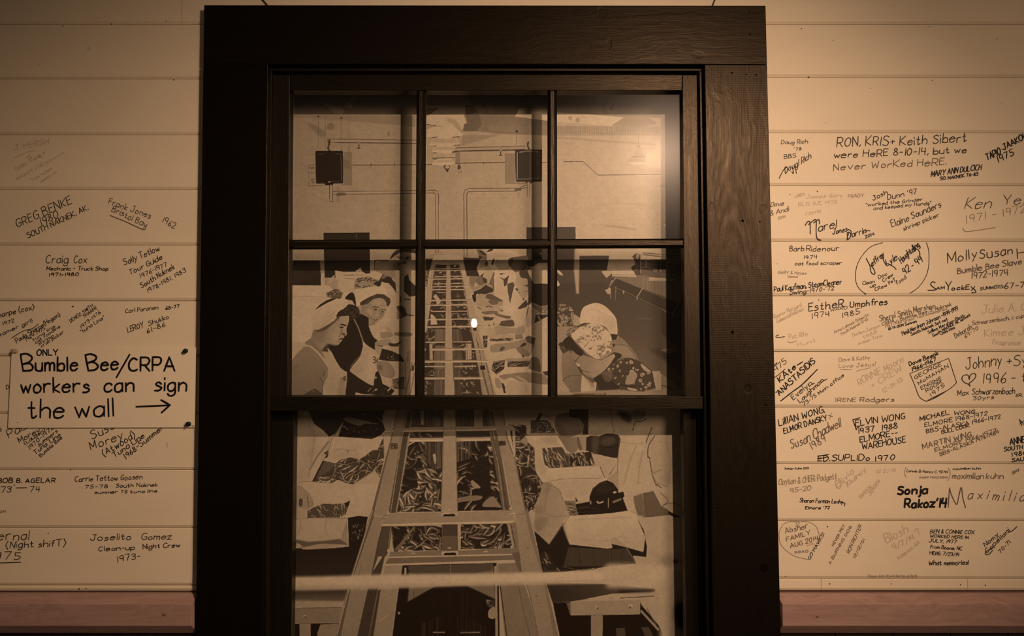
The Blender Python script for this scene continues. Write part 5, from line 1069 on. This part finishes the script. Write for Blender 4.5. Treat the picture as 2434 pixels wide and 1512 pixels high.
note('d', 2.0, [("Carl Paranen", 298.5, 744.5, 376, 735, 11)])
note('k', 2.2, [("68-77", 394, 737, 426, 731.5, 9)])
note('d', 2.0, [("LEROY", 304, 790, 342, 777, 13), ("Shukko", 354, 774, 401, 757, 12), ("61-86", 350, 793, 394, 776, 12)])
note('k', 2.0, [("D", 15, 925, 22, 924, 11)])
note('k', 1.8, [("s", -3, 1027, 4, 1025, 14)])
note('d', 2.2, [("Paula", 22, 1042, 84, 1008, 19), ("Morey-", 46, 1052, 104, 1021, 13)])
note('k', 1.9, [("(Lauzon)", 60, 1058, 108, 1024, 10), ("1970-1972", 71, 1069, 128, 1018, 11), ("summers", 92, 1061.5, 138, 1027, 10), ("Tuna Line", 83, 1081, 145, 1036, 12), ("Bumble Bee", 96, 1087, 148, 1042, 9)])
note('d', 2.4, [("Susan", 219, 1044, 288, 1010, 21), ("Morey", 216, 1070, 293, 1041, 21), ("(Atwood)", 247, 1085, 323, 1039, 17), ("Tuna Line", 272, 1088, 344, 1039, 13), ("1968-Summer", 299, 1091, 390, 1018, 13)])
note('f', 1.4, [], ["396,1052 398,1062"])
note('k', 2.3, [("BOB B. AGELAR", -5, 1148, 131, 1147, 12)])
note('d', 2.2, [("173", -4, 1170.5, 27, 1169.5, 14), ("74", 71, 1170, 95, 1169, 14)], ["38,1160 64,1159.5", "33,1153.5 35,1153"])
note('d', 2.0, [("Carrie Tettow Goosen", 178, 1145, 338, 1138.5, 13)])
note('k', 1.9, [("75-78", 202, 1161.5, 257, 1160, 9), ("South Naknek", 276, 1159, 375, 1156, 10), ("summer 75 tuna line", 225, 1173.5, 374, 1170.5, 8)])
note('g', 1.8, [("on", 0, 1219, 14.5, 1218, 10)])
note('d', 2.3, [("ernal", -5, 1284.5, 69, 1283, 24), ("(Night shifT)", 14, 1302.5, 156, 1297.5, 16), ("1975", -22, 1331, 50, 1329, 18)], ["-20,1339 49,1336.5"])
note('d', 2.2, [("Joselito", 214, 1285, 312, 1282.5, 15), ("Gomez", 337, 1283, 408, 1281.5, 15), ("Clean-up", 234, 1310.5, 320, 1306, 12), ("Night Crew", 340, 1304.5, 428, 1300, 12), ("1973-", 279, 1337, 334, 1328, 15)])

# right of the window
note('d', 1.8, [("Doug Rich", 1857, 342, 1920, 340.5, 11), ("'78", 1887, 358, 1905, 357, 8), ("BBS", 1864, 377, 1892, 374, 10)])
note('d', 2.0, [("Dougl Rich", 1866, 412, 1928, 376, 15, .5)], ["~1852,424 1860,408 1866,400 1870,398", "~1884,398 1886,412 1882,408", "~1890,395 1893,412"])
note('d', 2.5, [("RON, KRIS", 1989, 348, 2112, 346.5, 23), ("+", 2117, 346, 2127, 345, 22), ("Keith Sibert", 2139, 346, 2298, 337, 22), ("were HeRE 8-10-14, but we", 1982, 375, 2297, 363, 16)])
note('g', 2.3, [("Never WorKed HeRE.", 1981, 405, 2250, 391, 17)])
note('k', 3.0, [("TAPIO", 2346, 381, 2380, 365, 16), ("JAAKOLA", 2385, 357, 2452, 323, 14)])
note('k', 2.5, [("1975", 2373, 386, 2411, 368, 16)])
note('k', 2.4, [("MARY ANN DULCICH", 2213, 420.5, 2332, 403, 13, .3), ("SO. NAKNEK 78-83", 2235, 428.5, 2325, 416.5, 8)])
note('v', 1.8, [("LARRY", 1890, 470, 1914, 465, 8), ("James Gary", 1917, 472, 2004, 468, 10), ("BLR S.E. 1975", 1898, 490, 1990, 483, 9), ("rayna", 1916, 511, 1951, 504, 10)])
note('f', 1.7, [("FRADY", 2016, 470, 2053, 468, 9)])
note('g', 1.9, [("Dave", 1832, 491, 1863, 488, 12, .3), ("& Andi", 1832, 513, 1875, 502, 12, .3)])
note('f', 1.6, [("2014", 1850, 522, 1867, 518, 7)])
note('d', 2.5, [("arel", 1945, 549, 1987, 541, 20, .25)], ["~1914,536 1919,528 1925,528 1926,556", "~1922,534 1934,524 1940,524 1940,550 1942,566 1952,571", "~1934,530 1946,522 1948,532"])
note('k', 2.2, [("Jones", 1979, 557.5, 2014, 550, 13, .35)])
note('k', 2.1, [("Darrin", 2015, 568, 2060, 553, 15, .25), ("2014", 2057, 566, 2079, 559, 8)], ["~2014,547 2018,546 2023,550 2022,562 2016,569 2014,566 2018,552", "~2056,553 2062,548 2068,549"])
note('d', 2.0, [("Josh", 2075, 477, 2110, 461, 12), ("Dunn '97", 2110, 474, 2178, 461.5, 13)])
note('d', 1.9, [("\"worked the Grinder", 2059, 491, 2193, 477, 9), ("and keeped my Hands\"", 2077, 499, 2213, 486, 9)])
note('d', 2.1, [("Elaine Saunders", 2121, 540, 2238, 491, 16)])
note('d', 2.0, [("shrimp picker", 2148, 549, 2232, 514, 11)])
note('d', 2.0, [("Ken", 2293, 496, 2355, 493, 28, .35), ("Yes", 2384, 487, 2448, 482, 23)])
note('f', 2.0, [("1971 - 1972", 2296, 530, 2440, 504, 18)], ["~2289,542 2294,550 2312,549 2366,541"])
note('d', 2.0, [("Barb", 1877, 597, 1911, 596, 13), ("Ridenour", 1917, 597, 1994, 595.5, 13), ("1974", 1910, 616, 1942, 614.5, 10), ("cat food scraper", 1890, 630, 2001, 629, 9.5)])
note('f', 1.8, [("GARY & Hayes", 1849, 651, 1917, 652, 8), ("Donna", 1873, 660, 1896, 660, 6)])
note('k', 2.1, [("Paul Kaufman, SteamCleaner", 1840, 693, 2001, 675, 13), ("Swing-1970-'72", 1878, 700, 1982, 689, 11)])
note('k', 2.4, [("EstheR", 1922, 740, 2007, 729, 20), ("Umphfres", 2020, 730, 2109, 724, 15)])
note('g', 1.9, [("WARD", 1974, 740, 2015, 734, 8)])
note('d', 1.9, [("1974", 1930, 758, 1972, 752, 13), ("1985", 2003, 756, 2044, 746, 13)])
note('v', 1.8, [("Rayner Norgard", 1841, 758, 1906, 728, 11), ("Commercial Fisherman", 1848, 768, 1911, 737, 10)])
note('f', 1.6, [("Anna Lahnek Roberts", 1984, 793, 2065, 750, 8), ("South Naknek 61-62", 2000, 797, 2064, 760, 7)])
note('v', 1.8, [("Darlen Jensen", 2028, 800, 2092, 777, 9), ("1988", 2054, 806, 2086, 790, 8), ("ocean Tuna", 2041, 819, 2098, 800, 8)])
note('d', 1.8, [], ["~1851,796 1845,798.5 1847,802 1865,800.5"])
note('f', 1.6, [], ["~1872,812 1879,814.5 1886,813 1893,810"])
note('v', 1.6, [("Pat Rife", 1876, 806, 1920, 798, 12), ("Hunt", 1896, 824, 1940, 812, 11)])
note('d', 1.7, [], ["~2098,577 2071,586 2050,607 2037,632 2033.5,659 2037,677 2046,690 2059,699.5", "~2202,577 2207,593 2208.5,615 2206,641 2198,663 2182,684 2163,697"])
note('k', 2.2, [("effrey", 2074, 632, 2102, 607, 13, .3), ("Lyle", 2108, 632, 2134, 616, 17, .3), ("Haughtelling", 2143, 626, 2186, 584, 15, .2)], ["~2059,614 2063,622 2068,632 2070,645 2075,652 2080,650 2077,640 2070,630", "~2096,606 2100,618 2106,630", "~2110,626 2124,634 2130,640", "~2174,598 2180,592 2186,600 2186,612"])
note('k', 2.4, [("92 - 94", 2151, 653, 2195, 621, 16)])
note('d', 2.0, [("Doc", 2089, 663, 2109, 654, 9), ("Crew", 2100, 671, 2124, 655, 9), ("Clean", 2051, 677, 2079, 672, 9), ("up", 2069, 684, 2082, 679, 9), ("CRew", 2081, 692, 2109, 680, 9), ("PeT", 2114, 676, 2129, 667, 8), ("food", 2132, 677, 2155, 661, 11)])
note('d', 2.6, [("Molly", 2254, 626, 2324, 613, 24), ("Susan", 2329, 616, 2408, 604, 23), ("Hill", 2418, 615, 2468, 610, 26)])
note('g', 2.6, [("Bumble Bee Slave", 2276, 651, 2429, 627, 14), ("1972-1974", 2309, 662, 2396, 655, 15)])
note('k', 2.4, [("AM", 2226, 689, 2245, 687, 8), ("Y", 2247, 692, 2262, 690, 22), ("ockEy", 2262, 690, 2316, 687, 12)], ["~2223,672 2217,670 2212,676 2220,684 2226,688 2216,690 2206,690", "~2314,686 2320,694 2310,696"])
note('d', 2.2, [("SUMMERS", 2330, 690, 2384, 684, 8), ("67-71", 2388, 687, 2440, 683, 14)])
note('g', 2.0, [("Sherol Smith Mershon", 2091, 764, 2223, 732, 14), ("CRPA - Bumble Bee S. Naknek", 2097, 774, 2262, 727, 9.5)])
note('f', 1.8, [("1967-1980 Great Years/memories", 2105, 779, 2251, 736, 8)])
note('k', 1.9, [("10-19-2014 Setnet", 2112, 785, 2180, 766, 6.5)])
note('k', 2.0, [("Heidi Mershon-Johnson ~1994-1999", 2146, 797, 2278, 737, 11), ("South Naknek Set net", 2166, 798, 2253, 761, 8.5)])
note('k', 1.9, [("Sallee Mershon-Bleth", 2207, 794, 2293, 753, 9), ("South NAKNEK AK setnet", 2218, 801, 2307, 751, 8), ("~1994-1999", 2236, 798, 2270, 782, 6)])
note('g', 1.9, [("Deborah", 2271, 804, 2311, 780, 13), ("Schwarzenbach, c cups", 2311, 773, 2440, 754, 11), ("69-70", 2295, 804, 2326, 783, 10)])
note('v', 2.0, [("Julie A. C", 2333, 746, 2440, 738, 20), ("Kimee J", 2340, 801, 2436, 794, 19), ("Fragrance", 2360, 818, 2426, 820, 12)])
note('d', 1.8, [("Year", 1836, 874, 1849, 864, 6), ("1975", 1840, 889, 1871, 862, 13)], ["~1841,897.5 1853,889 1866,877"])
note('k', 2.8, [("KAte", 1854, 909, 1893, 874, 14)], ["1895,868 1908,860"])
note('k', 2.8, [("ANASTASIDIS", 1853, 941, 1939, 861, 14)], ["~1856,953 1883,932 1907,914 1943,878", "1844,932.5 1847,931.5"])
note('d', 2.0, [("Evelyn", 1886, 951, 1931, 914, 13), ("Laughman", 1902, 958, 1958, 906, 12), ("73-75 Main office", 1911, 965, 2007, 894, 9)], ["~1924,918 1930,914 1936,911", "~1952,910 1958,905 1966,901"])
note('f', 1.6, [("Dave & Kathy", 1995, 860, 2068, 853, 10), ("Love Jesus!", 1994, 874.5, 2081, 869, 10)], ["1997,879 2024,878", "2036,882 2070,874"])
note('v', 2.0, [("RONNIE Moore", 2042, 916, 2150, 858, 16), ("+ CREW", 2075, 923, 2145, 880, 15), ("12-31-13", 2100, 934, 2146, 906, 11)])
note('g', 2.0, [("IRENE", 1987, 955, 2034, 954.5, 10), ("Rodgers", 2044, 955, 2125, 953.5, 12)])
note('k', 2.4, [("LillIAN WONG.", 1852, 1012, 1960, 980, 16), ("ELMOR DANSKY", 1864, 1031, 1967, 998, 13)])
note('g', 1.9, [("X", 1972, 995, 1980, 990, 11)])
note('g', 2.4, [("Susan Chadwell", 1881, 1067, 2000, 1015, 22, .25), ("1989", 1931, 1069, 1964, 1048, 18)])
note('k', 2.3, [("ELVIN", 2034, 1013, 2086, 1004, 15), ("WONG", 2097, 1004, 2152, 994, 15), ("1937", 2040, 1031, 2078, 1025, 13), ("1988", 2096, 1023, 2133, 1018, 13), ("ELMORE--", 2044, 1051, 2133, 1034, 14), ("WAREHOUSE", 2050, 1069, 2153, 1051, 15)], ["2027,998 2036,1022", "2027,998 2044,993", "2034,1020 2044,1013"])
note('k', 2.3, [("ED.SUPLIDo", 1944, 1096, 2068, 1094, 14), ("1970", 2080, 1096, 2127, 1092, 13)], ["1944,1085 1970,1080", "1946,1091 1968,1086"])
note('k', 2.6, [("Dave Beeok", 2162, 870, 2231, 843, 11), ("1966-1967", 2169, 882, 2226, 858, 10)])
note('d', 2.0, [("GEORGE", 2175, 902, 2239, 868, 10), ("McMAHAN", 2184, 915, 2256, 873, 10), ("ENGINE", 2191, 927, 2239, 901, 9), ("ROOM", 2203, 933, 2238, 911, 9), ("1975", 2213, 943, 2246, 918, 10)])
note('d', 1.8, [], ["2162.5,888 2255,852 2274,909.5", "~2274,909.5 2262,921 2249,930 2226,944 2205,953 2195,951 2184,941 2174,915 2162.5,888", "2206,951 2242,935", "2210,949 2252,928"])
note('d', 2.2, [("Johnny", 2296, 878, 2382, 868, 28), ("+", 2394, 870, 2405, 869, 24), ("Sy", 2410, 870, 2442, 865, 25), ("1996 - f", 2335, 912, 2440, 908, 24)], ["~2305,918 2303,914 2294,910 2287,903 2288,895 2296,891 2302,893 2304,902 2306,893 2312,888 2318,889 2319,896 2312,905 2304,911 2306,917"])
note('d', 2.0, [("Max", 2276, 941, 2303, 938, 13), ("Schwarzenbach", 2310, 938, 2412, 936, 15), ("SR.", 2414, 943, 2430, 943, 8), ("30yrs", 2313, 951.5, 2363, 948, 10)])
note('k', 2.2, [("MICHAEL", 2187, 1001, 2257, 985, 12), ("WONG", 2268, 986, 2317, 983, 10)])
note('d', 2.2, [("ELMORE 1968-1972", 2198, 1015, 2348, 987, 11), ("BBS-ALASKA 1966-1972", 2202, 1030, 2379, 994.5, 11), ("BULL COOK", 2239, 1032, 2305, 1015, 9)])
note('g', 2.3, [("MARTIN WING", 2194, 1068, 2310, 1038, 13), ("ELMORE 1966-1977", 2223, 1074, 2369, 1028, 10), ("BBS-ALASKA 1976-1984", 2235, 1084, 2375, 1030, 9)])
note('k', 2.6, [("ANNE M", 2401, 1057, 2450, 1049, 15), ("SOUTH N", 2387, 1073, 2444, 1065, 11), ("1980", 2405, 1085, 2440, 1081, 11), ("SALMON", 2406, 1098, 2462, 1092, 9)])
note('d', 2.0, [], ["2429,1012 2423,997 2437,1012 2438,998 2424,1008"])
note('k', 1.5, [("Xavier Kuhn 2013", 1865, 1116, 1922, 1115.5, 5)])
note('f', 2.1, [("Clayton & CHERi Padgett", 1851, 1153.5, 1989, 1138, 15), ("95-20", 1878, 1172, 1928, 1165, 12)])
note('k', 2.0, [("Sharon Forman Leahy", 1901, 1194, 2004, 1197, 11), ("Elmore '72", 1914, 1210.5, 1972, 1210, 8)], ["~2000,1195 2008,1196 2007,1203"])
note('v', 2.2, [("Olivia", 1992, 1160, 2030, 1122, 15), ("Quincy", 2018, 1154, 2060, 1118, 12), ("12 2/13", 2083, 1124, 2128, 1121, 8), ("BRIAN", 2048, 1185, 2072, 1159, 9), ("JENSEN", 2069, 1178, 2092, 1144, 8)], ["~1998,1145 1990,1150 1989,1159 1997,1161 2002,1150 2010,1146 2016,1158"])
note('d', 1.6, [("Connie B.-Nancy C. 92-94", 2155, 1122, 2253, 1125, 6.5)])
note('f', 1.5, [("SHRIMP PROCESSING", 2185, 1137, 2252, 1137, 5)], ["~2154,1110 2150,1123 2154,1135", "~2254,1113 2259,1125 2253,1144"])
note('d', 1.6, [("maximilian kuhn", 2265, 1117, 2331, 1116, 6)])
note('g', 2.0, [("maximilian", 2263, 1138, 2338, 1138, 15), ("kuhn", 2344, 1138, 2385, 1139, 14)])
note('d', 1.6, [("2013", 2407, 1127.5, 2423, 1119.5, 7)])
note('k', 5.2, [("Sonja", 2134, 1176, 2204, 1172, 20, .1, .7), ("Rakoz'14", 2150, 1206, 2249, 1206, 21, .1, .7)])
note('g', 2.4, [("a x i m i l i a n", 2300, 1186, 2458, 1192, 24, .25)], ["2254,1206 2257,1160", "~2257,1160 2263,1180 2274,1199 2279,1180 2285,1159 2289,1185 2295,1207"])
note('f', 1.5, [], ["~1898,1241 1879,1240 1864,1245 1854.5,1259 1852,1276 1857,1296 1872,1311 1891,1323 1922,1330", "~1926,1318 1945,1285 1947,1270 1940,1252 1928,1243 1913,1240 1897,1241", "~1894,1247 1892,1242 1897,1238 1900,1243 1896,1252 1890,1250"])
note('g', 1.8, [("Absher", 1867, 1268, 1921, 1255, 14), ("FAMILY", 1870, 1288, 1927, 1270, 12), ("AUG 2014", 1879, 1303, 1945, 1284, 12), ("xoxo", 1889, 1316, 1921, 1312, 11)])
note('v', 1.6, [("2015", 1918, 1298, 1935, 1295, 6)])
note('d', 1.8, [("GO HAWKS!", 1926, 1331, 1960, 1269, 8)])
note('g', 1.7, [("NEVER PET", 1981, 1299, 2009, 1250, 6), ("A BURNING DOG", 1974, 1342, 2025, 1252, 7), ("RON RICHTER", 2019, 1316, 2049, 1250, 9), ("12/12/01", 2032, 1327, 2056, 1283, 7)])
note('v', 2.2, [("Blosh", 2108, 1290, 2160, 1263, 22), ("4/7/14", 2125, 1307, 2174, 1282, 14), ("Atlanta, GA", 2136, 1331, 2187, 1291, 9), ("?", 2182, 1274, 2190, 1268, 16)])
note('k', 1.9, [("BEN & CONNIE COX", 2211, 1267, 2316, 1270, 10), ("WORKED HERE IN", 2211, 1277.5, 2302, 1281, 8), ("JULY, 1977", 2208, 1288.5, 2273, 1292, 9), ("From Boone, NC", 2211, 1303, 2286, 1308, 9), ("HERE: 7/23/14", 2210, 1318, 2279, 1322.5, 9), ("What memories!", 2208, 1343.5, 2302, 1342, 12)])
note('d', 2.0, [("Nomy", 2342, 1300, 2374, 1273, 12, .2), ("Copellani", 2346, 1316, 2400, 1262, 12, .2), ("70-71", 2378, 1316, 2402, 1290, 10)], ["~2360,1302 2346,1310 2342,1317 2350,1318 2360,1308", "~2396,1266 2406,1262 2417,1252"])
note('f', 1.4, [("Thaoz Ann 19 yrs Martin 3/31/15", 2062, 1371.5, 2180, 1371.5, 6)])

# ----------------------------------------------------------------- card sign pinned over the boards
SGY = -.006
sf = [W(19, 1017, SGY), W(463, 1016, SGY), W(466, 826, SGY), W(28, 828, SGY)]
sign = mesh_obj('card_sign', MB().quadbox(sf, SGY + .0012).v, MB().quadbox(sf, SGY + .0012).f, M['card'],
                label='hand-lettered white card sign with a black arrow, pinned to the boards left of the window', cat='sign')
M['felt'] = mat_plain('felt_marker_ink', (.008, .007, .007), .5, .3, .2, 300)
def sign_ink(w, lines, marks=()):
    b = MB()
    for t_ in lines:
        for s in text_strokes(*t_[:6], slant=t_[6] if len(t_) > 6 else 0.0, messy=.45): ribbon(b, s, w, SGY - .0004)
    for m in marks:
        p = [tuple(map(float, q_.split(','))) for q_ in m.lstrip('~').split()]; ribbon(b, crom(p, False, 6) if m[0] == '~' else p, w, SGY - .0004)
    return b
sign_ink(2.8, [("ONLY", 88, 845, 138, 844, 14)]).build('word', M['felt'], sign, label='small black word above the first line')
for w_, ls_, ms_, nm_ in (
        (4.8, [("umble", 85, 882, 186, 881, 33)], ["49,844 55,882", "~49,843 62,841 73,846 76,852 70,860 54,866", "~54,866 70,864 78,872 74,880 55,882"], 'word'),
        (4.8, [("ee", 240, 879, 282, 878, 34)], ["203,845 210,881", "~203,844 216,842 228,847 226,856 208,863", "~208,863 222,861 233,870 226,879 210,881"], 'word'),
        (4.8, [], ["308,843 277,897"], 'slash'), (4.8, [("CRPA", 306, 882, 415, 881, 31)], [], 'word'),
        (4.6, [("workers", 50, 934, 213, 932, 34)], [], 'word'), (4.6, [("can", 248, 931, 319, 931, 36)], [], 'word'), (4.6, [("sign", 368, 929, 444, 930, 34)], [], 'word'),
        (4.6, [("the", 68, 993, 153, 993, 42)], [], 'word'), (4.6, [("wall", 180, 992, 271, 989, 42)], [], 'word'),
        (4.8, [], ["324,967 403,963.5", "383,951 404,963 384,981"], 'arrow'), (1.6, [], ["455,1012.5 462,1012.5"], 'pen_mark'), (1.6, [], ["41.5,1004 42.5,1005"], 'pen_mark')):
    sign_ink(w_, ls_, ms_).build(nm_, M['felt'], sign, label={'word': 'thick black felt lettering', 'arrow': 'black arrow pointing right'}.get(nm_))

def push_pin(px, py, mat, label, tilt=(.0, .0), r=.0058):
    p = Vector(W(px, py, SGY)); d = Vector((tilt[0], -1, tilt[1])).normalized()
    root = empty('push_pin', p, label, 'pin'); root['group'] = 'push pins of the card sign'
    b = MB(); b.tube([p + d * .0002, p + d * .0025, p + d * .0032, p + d * .0075, p + d * .0085, p + d * .0105, p + d * .0108],
                     [r * .95, r, r * .55, r * .5, r * .8, r * .85, r * .7], 16); b.build('head', mat, root, smooth=True)
    MB().tube([p + d * .001, p - d * .004], .0006, 6).build('point', M['steel'], root)
push_pin(441.5, 834, M['pin'], 'dark green push pin at the upper right corner of the card sign', (.25, -.05))
push_pin(449, 1008, M['pin'], 'dark green push pin at the lower right corner of the card sign', (.1, .1))
t = NT('clear_plastic_pin'); t.set(color=(.72, .66, .54), rough=.15, spec=.5); t.b.inputs['Transmission Weight'].default_value = .6; M['pin_clear'] = t.m
push_pin(39, 835, M['pin_clear'], 'clear push pin at the upper left corner of the card sign', (-.2, .1), .0055)

# ----------------------------------------------------------------- bare bulb hanging behind the viewer, mirrored in the glass
foot = (0.0, CAM_Z); zb = 3.3
gp = W(1127, 767, GLY); zc = CAM_D + GLY; zl = zb + GLY
BX = (gp[0] * (zc + zl) - 0.0 * zl) / zc; BZ = (gp[2] * (zc + zl) - CAM_Z * zl) / zc
lamp = empty('pendant_bulb', (BX, -zb, BZ - .035), 'bare glowing bulb on a black cord hanging behind the viewer, mirrored in the glass', 'lamp')
t = NT('glowing_bulb_glass'); t.t.nodes.remove(t.b); e = t.n('ShaderNodeEmission'); e.inputs[0].default_value = (1, .82, .6, 1); e.inputs[1].default_value = 70
t.l(e.outputs[0], t.t.nodes['Material Output'].inputs[0])
pr = [(-.030, .004), (-.026, .012), (-.016, .0175), (-.004, .018), (.008, .0155), (.018, .0115), (.024, .009)]
MB().tube([(BX, -zb, BZ + z_) for z_, r_ in pr], [r_ for z_, r_ in pr], 20).build('bulb', t.m, lamp, smooth=True)
MB().tube([(BX, -zb, BZ + .024), (BX, -zb, BZ + .05), (BX, -zb, BZ + .058)], [.0145, .0155, .006], 16).build('socket', M['black'], lamp)
MB().tube([(BX, -zb, BZ + .056), (BX, -zb, BZ + .9)], .003, 8).build('cord', M['black'], lamp)

for o in list(bpy.data.objects):
    if '_o' in o.keys(): del o['_o']
